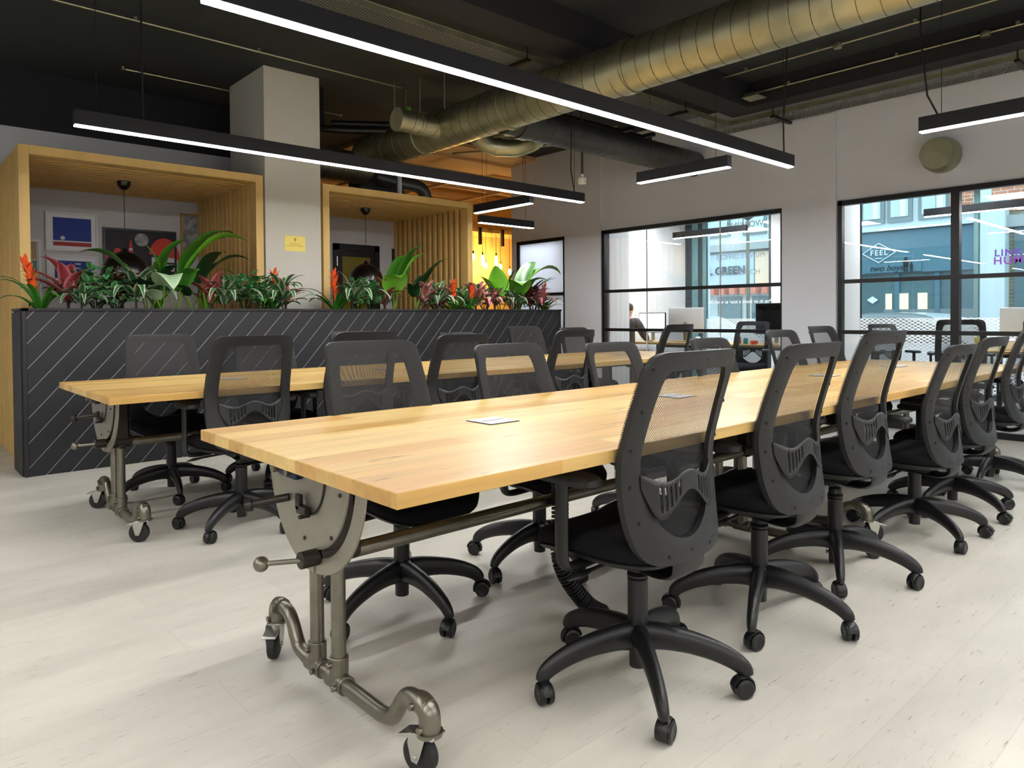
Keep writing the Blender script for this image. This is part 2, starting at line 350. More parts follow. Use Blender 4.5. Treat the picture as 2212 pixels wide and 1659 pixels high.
# ---------------------------------------------------------------- linear pendant lights
def pendant(p0, p1, label, group='linear pendant lights', w=.06, h=.085, cables=None, name='linear_pendant_light', ztop=ZC):
    p0 = Vector(p0); p1 = Vector(p1); c = (p0+p1)/2; d = p1-p0; L = d.length
    r = empty(name, c, math.atan2(d.y, d.x)); tag(r, label, 'light', group)
    hb = B(); hb.box((-L/2, -w/2, .006), (L/2, w/2, h)); hb.box((-L/2, -w/2, -.003), (L/2, -w/2+.005, .006)); hb.box((-L/2, w/2-.005, -.003), (L/2, w/2, .006)); hb.box((-L/2, -w/2, -.003), (-L/2+.003, w/2, .006)); hb.box((L/2-.003, -w/2, -.003), (L/2, w/2, .006))
    hb.build('housing', 'light_housing', r)
    B().box((-L/2+.004, -w/2+.006, -.0095), (L/2-.004, w/2-.006, .006)).build('diffuser', 'led', r)
    for q in (cables if cables is not None else (-L/2+.12, L/2-.12)):
        B().tube([(q, 0, h), (q, 0, ztop-c.z)], .0022, 6).build('suspension_wire', 'cable', r)
    return r
Z = 2.28
pendant((.90, 2.635, Z), (5.31, 2.635, Z), 'long linear pendant light over the nearer table row, running out of the top edge')
B().tube([(5.20, 2.635, Z+.085), (5.16, 2.62, Z+.30), (5.17, 2.6, 3.0), (5.2, 2.6, ZC)], .006, 8).build('power_cable', 'cable', None)
tag(bpy.data.objects['power_cable'], 'black power cable dropping to the end of the long nearer pendant light', 'cable')
pendant((.905, 4.81, Z), (5.32, 4.81, Z), 'long linear pendant light over the farther table row, crossing in front of the grey pillar')
o = B().tube([(5.2, 4.81, Z+.085), (5.14, 4.80, Z+.3), (5.15, 4.8, 3.0), (5.15, 4.8, ZC)], .006, 8).build('power_cable', 'cable'); tag(o, 'black wavy power cable above the right end of the farther long pendant light', 'cable')
o = B().tube([(1.28, 4.81, Z+.085), (1.28, 4.84, ZC)], .006, 8).build('power_cable', 'cable'); tag(o, 'black straight power cable above the left end of the farther long pendant light', 'cable')
pendant((4.93, 3.81, Z), (4.93, 2.937, Z), 'short linear pendant light hanging above the left end of the wide office window')
pendant((4.93, 1.60, Z), (4.93, .70, Z), 'linear pendant light in front of the round duct end, cut off by the right edge')
o = B().tube([(4.93, 1.50, Z+.085), (4.93, 1.56, Z+.22), (4.93, 1.6, 2.9), (5.0, 1.62, 3.3), (5.15, 1.6, ZC)], .006, 8).build('power_cable', 'cable'); tag(o, 'black curved power cable above the pendant light at the right edge', 'cable')
pendant((4.955, 6.06, Z), (4.955, 5.17, Z), 'short linear pendant light just past the right end of the slatted booths')
pendant((5.47, 6.62, Z), (6.36, 6.62, Z), 'short linear pendant light at the amber corridor, partly hidden by the grey wall corner')
# the same fittings go on through the rest of the room, behind and beside the camera
for a, b in (((.9, .45, Z), (5.3, .45, Z)), ((-3.9, 2.635, Z), (.0, 2.635, Z)), ((-3.9, 4.81, Z), (0, 4.81, Z)), ((-3.9, .45, Z), (0, .45, Z)), ((-3.5, -1.7, Z), (.9, -1.7, Z)), ((1.8, -1.7, Z), (6.2, -1.7, Z)), ((-3.5, -3.2, Z), (.9, -3.2, Z)), ((1.8, -3.2, Z), (6.2, -3.2, Z))):
    pendant(a, b, 'linear pendant light of the rest of the room, outside the photo', 'pendant lights outside the view')

# ---------------------------------------------------------------- ducts, trays, conduits
def duct(name, pts, r, m, label, seam=.13, collars=(), cat='duct', open_end=False):
    b = B(); b.tube(pts, r, 32, caps=not open_end)
    P0 = Vector(pts[0]); 
    for i in range(len(pts)-1):
        a, c = Vector(pts[i]), Vector(pts[i+1]); d = c-a; L = d.length; t = d.normalized()
        if L < .5: continue
        x = t.cross(Vector((0, 0, 1))).normalized(); y = x.cross(t)
        n = int(L/seam); hp = []; b.cur = 1
        for k in range(n*20+1):
            q = k/20; hp.append(a+t*(q*seam+.01)+x*(cos(2*pi*q)*(r+.001))+y*(sin(2*pi*q)*(r+.001)))
        b.tube(hp, .0028, 4)
    o = b.build(name, [m, 'duct_seam'], smooth=60); tag(o, label, cat)
    for c in collars:
        a, bb = Vector(c[0]), Vector(c[1]); B().tube([a, bb], r+.012, 32).build('collar', m, o)
    return o
D = 3.05
duct('spiral_duct', [(4.365, -4.1, D), (4.365, 7.35, D)], .195, 'galvanised', 'fat galvanised spiral duct crossing the ceiling from top right to the booths', collars=[((4.365, 3.42, D), (4.365, 3.52, D)), ((4.365, 4.80, D), (4.365, 4.85, D)), ((4.365, 6.15, D), (4.365, 6.19, D))])
duct('spiral_duct', [(4.40, 4.95, 2.98), (7.5, 4.95, 2.98)], .15, 'duct_dark', 'dark spiral duct branching right towards the office wall above the short pendant', collars=[((4.56, 4.95, 2.98), (4.68, 4.95, 2.98))])
duct('spiral_duct', [(3.2, 7.75, 2.98), (4.7, 7.75, 2.98)], .19, 'galvanised', 'galvanised spiral duct passing behind the grey pillar above the right booth', seam=.2)
b = duct('duct_branch', [(3.76, 5.75, 3.02), (4.3, 5.75, 3.02)], .105, 'galvanised', 'short open-ended duct stub pointing left from the fat spiral duct', open_end=True, collars=[])
B().lathe([(.098, 0), (.112, 0), (.112, .03), (.098, .03)], 28, (3.74, 5.75, 3.02), 'X').build('collar', 'galvanised', b)
B().lathe([(.105, 0), (.113, 0), (.113, .015), (.105, .015)], 28, (3.98, 5.75, 3.02), 'X').build('collar', 'galvanised', b)
B().box((3.86, 5.735, 3.12), (3.90, 5.765, 3.16)).build('damper_tag', 'leaf_bright', b)
bp = cr([(4.5, 5.5, 2.95), (4.72, 5.52, 2.88), (4.92, 5.38, 2.86), (5.0, 5.18, 2.90), (4.93, 4.98, 2.96)], 5)
o = B().tube(bp, .088, 20).build('duct_elbow', 'galvanised', smooth=60); tag(o, 'small curved duct hooking under the fat spiral duct near its dark branch', 'duct')
B().tube([bp[6], bp[7]], .096, 20).build('collar', 'galvanised', o)
bp = cr([(4.6, 7.6, 2.88), (5.05, 7.7, 2.86), (5.33, 7.7, 2.84), (5.44, 7.7, 2.74), (5.46, 7.7, 2.5)], 5)
o = B().tube(bp, .085, 20).build('duct_elbow', 'duct_dark', smooth=60); tag(o, 'small duct bending down behind the top of the right booth', 'duct')
B().tube([(5.46, 7.7, 2.60), (5.46, 7.7, 2.66)], .094, 20).build('collar', 'galvanised', o)
b = B(); b.lathe([(.10, -.16), (.112, -.16), (.16, -.10), (.165, -.02), (.165, 0)], 32, (XW, 2.25, 2.62), 'X'); b.lathe([(.125, -.19), (.14, -.19), (.14, -.15), (.10, -.15)], 32, (XW, 2.25, 2.62), 'X')
o = b.build('duct_end', 'galvanised', smooth=50); tag(o, 'round metal duct end sticking out of the right wall behind a pendant light', 'duct')
B().lathe([(.001, -.155), (.12, -.155)], 32, (XW, 2.25, 2.62), 'X').build('damper_disc', 'duct_dark', o)
def tray(x0, x1, y0, y1, z, label, along):
    r = empty('cable_tray', ((x0+x1)/2, (y0+y1)/2, z)); tag(r, label, 'cable tray')
    a, c = (x1-x0)/2, (y1-y0)/2
    B().add([(-a, -c, 0), (a, -c, 0), (a, c, 0), (-a, c, 0)], [(0, 1, 2, 3)]).build('tray_base', 'tray_perforated', r, smooth=False)
    s = B()
    if along == 'X': s.box((-a, -c-.003, 0), (a, -c, .05)); s.box((-a, c, 0), (a, c+.003, .05)); s.box((-a, -c-.008, .048), (a, -c, .052))
    else: s.box((-a-.003, -c, 0), (-a, c, .05)); s.box((a, -c, 0), (a+.003, c, .05)); s.box((-a-.008, -c, .048), (-a, c, .052))
    s.build('tray_side', 'galvanised', r)
    n = 5 if along == 'X' else 4
    for i in range(n):
        t = -.5+(i+.6)/n
        if along == 'X':
            px = t*2*a; B().box((px-.02, -c-.06, -.03), (px+.02, c+.06, -.006)).build('tray_bracket', 'steel_dark', r); B().cyl((px, -c-.04, -.03), (px, -c-.04, ZC-z), .006, 8).build('hanger_rod', 'steel_dark', r)
        else:
            py = t*2*c; B().box((-a-.06, py-.02, -.03), (a+.04, py+.02, -.006)).build('tray_bracket', 'steel_dark', r); B().cyl((-a-.04, py, -.03), (-a-.04, py, ZC-z), .006, 8).build('hanger_rod', 'steel_dark', r)
tray(-4.0, 7.07, 4.22, 4.55, 3.22, 'perforated metal cable tray running beside the dark beam behind the nearer long light', 'X')
tray(7.09, 7.40, -4.0, 4.55, 3.23, 'perforated metal cable tray running along the top of the right wall', 'Y')
def conduit(pts, label, clips=(), r=.009):
    o = B().tube(pts, r, 8).build('conduit', 'galvanised'); tag(o, label, 'conduit')
    for c in clips: B().lathe([(.001, 0), (.017, 0), (.017, .03), (.001, .03)], 10, c).build('clip', 'galvanised', o)
    return o
conduit([(6.345, -4, 3.5), (6.345, 4.28, 3.5)], 'thin ceiling conduit right of the fat duct, the upper of two parallel runs', [(6.345, y, 3.5) for y in (3.6, 2.9, 2.1, 1.2)])
conduit([(6.80, -4, 3.42), (6.80, 3.8, 3.42)], 'thin ceiling conduit right of the fat duct, the lower of two parallel runs', [(6.80, y, 3.42) for y in (3.4, 2.4, 1.5)])
o = box('junction_box', (6.74, 3.74, 3.39), (6.86, 3.86, 3.42), 'galvanised'); tag(o, 'small square junction box at the end of the lower ceiling conduit', 'junction box')
o = box('ceiling_plate', (6.60, 3.62, 3.335), (6.78, 3.80, 3.345), 'galvanised'); tag(o, 'flat grey plate at the inner corner of the dark beams', 'plate')
for n_, (xx, yy, zz) in enumerate(((6.345, 2.72, 3.48), (6.80, 1.72, 3.40))):
    o = B().lathe([(.001, 0), (.035, 0), (.04, .02), (.035, .045), (.001, .045)], 14, (xx, yy, zz-.01)).build('conduit_box', 'galvanised'); tag(o, ('round conduit box above the long nearer light cable', 'round conduit box above the pendant light at the right edge')[n_], 'junction box')
conduit([(.3, 6.17, 3.5), (4.1, 6.2, 3.5)], 'thin ceiling conduit running from top left past the pillar top', [(1.6, 6.18, 3.5), (2.6, 6.19, 3.5)])
conduit([(1.81, 7.44, 3.5), (2.82, 7.44, 3.5)], 'short ceiling conduit meeting the left side of the pillar', [(1.81, 7.44, 3.49)])
conduit([(3.40, 7.47, 3.5), (4.12, 7.5, 3.5)], 'short ceiling conduit right of the pillar above the dark pipes', [(4.12, 7.5, 3.49)])
conduit([(5.3, 7.6, 3.38), (6.6, 5.4, 3.38)], 'upper thin conduit under the amber ceiling', r=.012)
conduit([(5.75, 7.5, 3.30), (6.8, 5.7, 3.30)], 'lower thin conduit under the amber ceiling', r=.012)
b = B()
for p in ([(3.55, 6.9, ZC), (3.55, 6.9, 3.2), (3.6, 6.85, 3.12), (4.1, 6.5, 3.12)], [(3.7, 6.95, 3.22), (4.2, 6.6, 3.22)], [(4.95, 6.6, 3.34), (5.5, 6.2, 3.34)]): b.tube(cr(p, 3) if len(p) > 2 else p, .035, 12)
o = b.build('drain_pipe', 'metal_black', smooth=60); tag(o, 'black pipework looping below the ceiling between the pillar and the duct stub', 'pipe')
b = B()
for i, (x, y) in enumerate(((3.95, 6.1), (4.12, 5.9), (4.25, 6.35), (4.05, 5.4))): b.cyl((x, y, 3.1), (x, y, ZC), .006, 6)
o = b.build('hanger_rods', 'galvanised'); tag(o, 'thin threaded rods holding the duct and stub from the ceiling', 'hanger')
b = B()
for z_, y_ in ((3.34, 5.6), (3.34, 5.45)): b.box((5.6, y_-.02, z_), (7.3, y_+.02, z_+.03))
b.box((7.0, 5.2, 3.3), (7.06, 5.9, 3.34)); b.box((6.6, 5.2, 3.3), (6.66, 5.9, 3.34))
o = b.build('cable_ladder', 'steel_dark'); tag(o, 'dark cable ladder under the ceiling left of the office wall', 'cable ladder')
o = B(); o.cyl((5.47, 4.95, 2.585), (5.47, 4.95, ZC), .012, 8, 0); o.lathe([(.001, 0), (.04, 0), (.045, .02), (.045, .06), (.02, .07), (.015, .1), (.001, .1)], 18, (5.47, 4.95, 2.50), mi=1)
o = o.build('ceiling_sensor', ['duct_dark', 'white_plastic']); tag(o, 'white round sensor hanging on a thin rod right of the farther long light', 'sensor')
b = B()
for y in (8.6, 9.4, 10.2): b.box((5.0, y-.03, 3.28), (8.5, y+.03, 3.36))
for x in (5.6, 6.8, 8.0): b.box((x-.02, 8.3, 3.24), (x+.02, 10.6, 3.28))
o = b.build('ceiling_battens', 'ceiling_cafe'); tag(o, 'amber lit timber battens under the ceiling behind the right booth', 'battens')
o = box('ceiling_box', (4.6, 7.9, 2.62), (5.25, 8.2, 2.95), 'duct_dark'); tag(o, 'grey service box above the back of the right booth', 'box')
o = B().cyl((4.98, 7.6, 2.5), (4.98, 7.6, 3.0), .03, 12).build('down_pipe', 'white_plastic'); tag(o, 'short white vertical pipe behind the top of the right booth', 'pipe')
o = box('ceiling_access_panel', (5.15, 6.9, 3.36), (5.6, 7.3, 3.38), 'white_plastic'); tag(o, 'pale square ceiling panel under the fat duct', 'panel')

# ---------------------------------------------------------------- planter
PX0, PX1, PY0, PY1, PZ = .814, 6.362, 6.152, 6.57, 1.222
pl = empty('planter_box', ((PX0+PX1)/2, PY0, 0)); tag(pl, 'long black timber planter with diagonal boards, full of plants', 'planter')
cx = (PX0+PX1)/2; hw = (PX1-PX0)/2
b = B(); b.box((-hw, 0, 0), (hw, .03, PZ-.02)); b.box((-hw, PY1-PY0-.03, 0), (hw, PY1-PY0, PZ-.02)); b.box((-hw, 0, 0), (-hw+.03, PY1-PY0, PZ-.02)); b.box((hw-.03, 0, 0), (hw, PY1-PY0, PZ-.02)); b.box((-hw, 0, PZ-.12), (hw, PY1-PY0, PZ-.09))
b.build('carcass', 'planter_black', pl, smooth=False)
b = B(); b.box((-hw-.012, -.03, PZ-.02), (hw+.012, .035, PZ)); b.box((-hw-.012, PY1-PY0-.035, PZ-.02), (hw+.012, PY1-PY0+.01, PZ)); b.box((-hw-.012, -.03, PZ-.02), (-hw+.035, PY1-PY0+.01, PZ)); b.box((hw-.035, -.03, PZ-.02), (hw+.012, PY1-PY0+.01, PZ))
b.build('top_rim', 'planter_black', pl, bevel=.002)
b = B(); b.box((-hw-.005, -.025, 0), (-hw+.02, .0, PZ-.02)); b.box((hw-.02, -.025, 0), (hw+.005, .0, PZ-.02)); b.build('corner_post', 'planter_black', pl, bevel=.002)
# diagonal boards: clipped parallelograms, a fine bevelled gap between boards showing the painted highlight
def clip_poly(poly, ax, v, keep_gt):
    out = []
    for i in range(len(poly)):
        p, q = poly[i], poly[(i+1) % len(poly)]; ip = (p[ax] > v) == keep_gt; iq = (q[ax] > v) == keep_gt
        if ip: out.append(p)
        if ip != iq:
            t = (v-p[ax])/(q[ax]-p[ax]); out.append(tuple(p[k]+(q[k]-p[k])*t for k in range(2)))
    return out
b = B(); mat('groove_highlight', (158,158,162), .5)
pitch_, gap = .158, .0065; x = -hw-1.3
while x < hw:
    for x0_, x1_, mi_, dep in ((x+gap, x+pitch_, 0, -.018),):
        poly = [(x0_, 0), (x1_, 0), (x1_+1.05, 1.2), (x0_+1.05, 1.2)]
        for ax, v, g in ((0, -hw+.021, True), (0, hw-.021, False), (1, .0, True), (1, PZ-.021, False)): poly = clip_poly(poly, ax, v, g) if poly else poly
        if poly and len(poly) > 2: b.prism(poly, dep, 0, 'Y', mi_)
    x += pitch_
b.build('diagonal_boards', 'planter_black', pl, bevel=.0015)
B().box((-hw+.021, -.0145, .002), (hw-.021, -.004, PZ-.021)).build('highlight_backing', 'groove_highlight', pl)  # pale grey sheet paints the light caught by the bevelled board edges
b = B(); x = 0.02
while x < PY1-PY0-.02: b.box((-hw-.014, x, .0), (-hw, x+.046, PZ-.03)); x += .05
b.build('side_boards', 'planter_black', pl, bevel=.002)
B().box((-hw+.03, .03, PZ-.10), (hw-.03, PY1-PY0-.03, PZ-.06)).build('soil', 'soil', pl)

# ---------------------------------------------------------------- plants
def leaf(b, base, az, L, W, up=.9, droop=1.6, n=8, fold=.25, mi=0, wob=.0, tip=.0):
    """arching leaf: starts at elevation `up` (rad) and bends down by `droop` (rad) along its length"""
    p = Vector(base); d = Vector((cos(az), sin(az), 0)); side = Vector((-sin(az), cos(az), 0)); vs = []; us = []
    for i in range(n+1):
        t = i/n; e = up-droop*t*t; dr = d*cos(e)+Vector((0, 0, 1))*sin(e); nrm = d*-sin(e)+Vector((0, 0, 1))*cos(e)
        wd = W*.5*(sin(pi*min(1, (t*.93+.07))**(.75+tip)))**.8 if t < 1 else 0
        ww = wob*sin(t*9+az*3)
        for s_, u in ((-1, 1), (-.5, .5), (0, 0.001), (.5, .5), (1, 1)):
            vs.append(p+side*(s_*wd)+nrm*(abs(s_)*wd*fold+ww*s_*wd)); us.append(u)
        p = p+dr*(L/n)
    fs = [(i*5+j, i*5+j+1, (i+1)*5+j+1, (i+1)*5+j) for i in range(n) for j in range(4)]
    b.add(vs, fs, mi, us)
def stem(b, p0, p1, r, mi): b.tube([p0, ((p0[0]+p1[0])/2+.01, (p0[1]+p1[1])/2, (p0[2]+p1[2])/2), p1], r, 6, mi=mi)
SZ = PZ-.05
rnd = random.Random(11)
def root_plant(kind, x, y, label, group, scale=1.0, tilt=None):
    """every plant is one thing with its foliage, stems and, if it blooms, its flower spike as parts"""
    r = empty(kind[0], (x, y, SZ)); tag(r, label, 'plant', group)
    k = kind[1]; b = B(); st = B()
    if k == 'bromeliad':
        for i in range(11):
            a = i*2.4+rnd.uniform(-.2, .2); leaf(b, (0, 0, 0), a, rnd.uniform(.24, .44)*scale, .050, rnd.uniform(.7, 1.35), rnd.uniform(1.4, 2.4), 9, .35)
        b.build('foliage', 'leaf_big', r, smooth=180)
        f = B()
        tl = tilt or 0
        for i in range(16):
            h = .16+i*.012; leaf(f, (tl*h*.6+.012*cos(i*2.4), .012*sin(i*2.4), h*scale), i*2.4, .085*scale, .034, 1.15, .35, 5, .3, 0)
        f.tube([(0, 0, .02), (tl*.2, 0, .34*scale)], [.012, .009], 8); f.build('flower_spike', 'flower_orange', r, smooth=180)
        return r
    if k == 'cordyline':
        for i in range(13):
            a = i*2.4; leaf(b, (0, 0, .08+.008*i), a, rnd.uniform(.20, .31)*scale, .086*scale, rnd.uniform(.5, 1.25), rnd.uniform(.6, 1.6), 7, .35)
        b.build('foliage', kind[2], r, smooth=180); st.tube([(0, 0, 0), (0, 0, .16*scale)], .012, 6); st.build('stem', 'leaf_maroon', r); return r
    if k == 'big':
        for i, (a, L, W, up, dr) in enumerate(kind[3]):
            px_, py_ = .03*cos(a), .03*sin(a); h = L*.45
            top = (px_+cos(a)*.05, py_+sin(a)*.05, h); L *= 1.08; W *= 1.3; stem(st, (px_*.3, py_*.3, 0), top, .006, 0)
            leaf(b, top, a, L*.75, W, up, dr, 10, .22, i % 2 if len(kind[2]) > 1 else 0, .08)
        b.build('foliage', kind[2], r, smooth=180); st.build('stem', 'stem_green', r); return r
    if k == 'bush':
        for i in range(kind[3] if len(kind) > 3 else 170):
            th = rnd.uniform(0, 2*pi); ph = rnd.uniform(.05, 1.35); rr = rnd.uniform(.55, 1)*.195*scale
            p = (rr*cos(th)*cos(ph)*1.15, rr*sin(th)*cos(ph), .09+rr*sin(ph)*1.3)
            leaf(b, p, th+rnd.uniform(-.8, .8), rnd.uniform(.055, .09)*scale, .042*scale, rnd.uniform(-.3, .9), rnd.uniform(.3, 1.2), 4, .2)
        b.build('foliage', kind[2], r, smooth=180)
        for i in range(7): a = i*.9; st.tube([(0, 0, 0), (.07*cos(a), .07*sin(a), .13)], .005, 5)
        st.build('stem', 'leaf_dark', r); return r
    if k == 'varieg':
        for i in range(26):
            a = i*2.4; h = rnd.uniform(.08, .25)*scale; leaf(b, (.04*cos(a), .04*sin(a), h), a, rnd.uniform(.12, .19)*scale, .058*scale, rnd.uniform(.1, 1.1), rnd.uniform(.6, 1.8), 6, .2)
        for a in (-1.1, -1.7, -2.2): leaf(b, (.03*cos(a), .03*sin(a), .12*scale), a, rnd.uniform(.34, .42)*scale, .055*scale, .5, 2.2, 8, .2)
        b.build('foliage', kind[2], r, smooth=180); st.tube([(0, 0, 0), (0, 0, .18*scale)], .008, 6); st.build('stem', 'leaf_maroon', r); return r
    if k == 'grass':
        for i in range(kind[3]):
            a = i*2.4; leaf(b, (0, 0, .0), a, rnd.uniform(.26, .46)*scale, .022, rnd.uniform(.8, 1.45), rnd.uniform(.4, 1.7), 8, .3)
        b.build('foliage', kind[2], r, smooth=180); return r
    if k == 'palm':
        for i in range(6):
            a = -.9+i*.55; stem_pts = []
            for t in range(9):
                q = t/8; stem_pts.append((cos(a)*.34*q*scale, sin(a)*.2*q*scale, .12+.42*q*scale-.16*q*q))
            st.tube(stem_pts, .0035, 5)
            for t in range(2, 9):
                p = stem_pts[t]
                for s_ in (-1, 1): leaf(b, p, a+s_*.75, .13*scale, .014, .3, .9, 5, .2)
        b.build('foliage', kind[2], r, smooth=180); st.build('stem', 'stem_green', r); return r
YF = 6.30
BR = ('bromeliad_plant', 'bromeliad'); 
g = 'orange flowering bromeliads in the planter'
root_plant(BR, .95, YF, 'orange flowering bromeliad at the left end of the planter, leaning left', g, 1.1, -.45)
root_plant(BR, 2.74, YF, 'orange flowering bromeliad in front of the grey pillar edge beside the left booth', g, 1.05, .1)
root_plant(BR, 3.38, YF, 'orange flowering bromeliad at the left front post of the right booth', g, 1.1, -.1)
root_plant(BR, 4.80, YF-.03, 'orange flowering bromeliad standing left of two neighbours in front of the right booth', g, .95, 0)
root_plant(BR, 5.02, YF-.06, 'orange flowering bromeliad leaning over in front of the right booth post', g, .85, .1)
root_plant(BR, 6.24, YF, 'orange flowering bromeliad at the right end of the planter', g, .95, 0)
g = 'red leaved plants in the planter'
for x, m_, s_, lb in ((1.13, 'leaf_red', 1.25, 'large red leaved plant next to the leftmost orange bromeliad'), (1.50, 'leaf_maroon', 1.0, 'maroon leaved plant below the left black dome lamp'), (2.18, 'leaf_red', 1.0, 'red leaved plant right of the big arching bright leaf'), (2.86, 'leaf_pink', .9, 'pink leaved plant hanging at the pillar front'), (3.55, 'leaf_red', .85, 'red leaved plant beside the bromeliad at the right booth'), (3.95, 'leaf_red', 1.05, 'red leaved plant below the bright heart shaped leaf'), (4.45, 'leaf_pink', 1.1, 'pink leaved plant in the middle of the right booth opening'), (4.66, 'leaf_red', .95, 'red leaved plant just left of the paired orange flowers'), (5.14, 'leaf_pink', 1.15, 'pink leaved plant with upright leaves right of the paired orange flowers'), (5.42, 'leaf_red', .85, 'red leaved plant left of the large green leaves at the booth edge'), (5.98, 'leaf_maroon', 1.15, 'dark maroon plant drooping over the planter edge near its right end'), (6.18, 'leaf_red', .85, 'small red leaved plant beside the rightmost orange flower')):
    root_plant(('cordyline_plant', 'cordyline', m_), x, YF+rnd.uniform(-.05, .05), lb, g, s_)
g = 'large leaved green plants in the planter'
root_plant(('large_leaf_plant', 'big', ['leaf_big', 'leaf_dark'], [(2.9, .62, .20, .9, 1.5), (-2.2, .42, .15, .5, 1.2), (.15, .62, .20, 1.25, 1.2), (-.9, .4, .14, 1.2, 1.4)]), 1.70, YF+.05, 'large green leaved plant in front of the left black dome lamp', g)
root_plant(('large_leaf_plant', 'big', ['leaf_bright', 'leaf_big'], [(-.35, .80, .22, 1.0, 1.9), (.25, .82, .20, 1.05, 1.5), (2.7, .5, .12, 1.35, .6), (-1.4, .45, .14, .9, 1.6)]), 1.90, YF, 'large plant with a bright arching leaf in front of the left booth slats', g)
root_plant(('large_leaf_plant', 'big', ['leaf_dark'], [(-.2, .62, .16, .95, 1.8), (.5, .6, .14, 1.1, 1.4), (2.6, .4, .12, .8, 1.5), (-2.4, .35, .1, .6, 1.4)]), 2.05, YF+.04, 'dark green arching plant between the bright leaf and the right slats', g)
root_plant(('large_leaf_plant', 'big', ['leaf_pale'], [(-1.65, .52, .17, .5, 2.3), (-2.3, .26, .1, .8, 1.8)]), 1.77, YF-.08, 'pale broad leaf hanging down over the planter front', g)
root_plant(('large_leaf_plant', 'big', ['leaf_bright', 'leaf_big'], [(-1.9, .46, .20, 1.0, 1.9), (.4, .66, .22, 1.15, 1.5), (-.6, .60, .18, 1.2, 1.0), (.1, .78, .09, 1.1, 1.3)]), 4.02, YF, 'large plant with a bright heart shaped leaf right of the right dome lamp', g)
root_plant(('large_leaf_plant', 'big', ['leaf_dark'], [(-.1, .62, .11, 1.0, .9), (.6, .4, .1, 1.2, 1.0), (-2.2, .4, .1, .8, 1.6)]), 4.30, YF, 'dark strap leaved plant in front of the right booth', g)
root_plant(('large_leaf_plant', 'big', ['leaf_bright', 'leaf_dark'], [(-2.6, .46, .2, 1.45, .5), (-.8, .44, .18, 1.4, .6), (2.8, .4, .15, 1.2, .8)]), 5.52, YF, 'upright bright green broad leaf at the right booth corner', g)
root_plant(('large_leaf_plant', 'big', ['leaf_bright', 'leaf_big'], [(-.5, .72, .22, .9, 2.2), (.35, .68, .18, 1.0, 1.0), (-2.2, .5, .22, .8, 1.9), (-1.2, .5, .16, 1.0, 2.0)]), 5.80, YF, 'large bright arching leaves near the right end of the planter', g)
g = 'small leaved green bushes in the planter'
for x, s_, lb in ((1.32, 1.15, 'small leaved bush between the red plant and the left dome lamp'), (1.45, .9, 'dark small leaved bush below the left dome lamp'), (2.48, 1.15, 'small leaved bush in front of the left booth slats'), (2.64, 1.0, 'small leaved bush beside the left booth front post'), (3.62, 1.05, 'pale small leaved bush left of the right dome lamp'), (3.80, 1.05, 'small leaved bush below the right dome lamp'), (4.62, .95, 'small leaved bush in the centre of the right booth opening'), (5.30, 1.0, 'small leaved bush left of the broad upright leaf'), (5.70, .8, 'small leaved bush under the large leaves at the right'), (6.12, .85, 'small leaved bush at the right end of the planter'), (4.96, .85, 'small leaved bush behind the paired orange flowers')):
    root_plant(('green_bush', 'bush', 'leaf_bush'), x, YF+rnd.uniform(-.05, .08), lb, g, s_)
g = 'variegated plants in the planter'
for x, s_, m_, lb in ((1.58, 1.2, 'leaf_varieg', 'cream edged plant hanging over the planter below the left lamp'), (1.20, .8, 'leaf_varieg', 'small cream edged plant by the big red plant'), (2.28, 1.1, 'leaf_varieg', 'cream edged plant before the left booth slats'), (2.80, 1.15, 'leaf_varieg', 'cream edged plant trailing down at the pillar'), (3.52, 1.25, 'leaf_varieg', 'cream edged plant right of the orange flower at the right booth'), (4.55, 1.0, 'leaf_varieg', 'cream edged plant among the pink leaves of the right booth'), (5.25, 1.0, 'leaf_pink', 'pink edged plant with thin leaves below the amber lights'), (5.60, 1.0, 'leaf_varieg', 'cream edged plant hanging below the broad upright leaf'), (6.06, 1.0, 'leaf_pink', 'pink edged plant trailing over the right end of the planter')):
    root_plant(('variegated_plant', 'varieg', m_), x, YF-.08, lb, g, s_)
root_plant(('palm_plant', 'palm', 'leaf_dark'), 5.98, YF+.08, 'thin leaved palm at the right end of the planter against the white door', None, 1.1)
root_plant(('grassy_plant', 'grass', 'leaf_big', 14), 1.78, YF+.06, 'tall grassy plant between the two large leaved plants on the left', 'grassy plants in the planter', 1.1)
root_plant(('grassy_plant', 'grass', 'leaf_bright', 12), 2.16, YF+.02, 'bright grassy plant at the base of the left booth slats', 'grassy plants in the planter', .9)

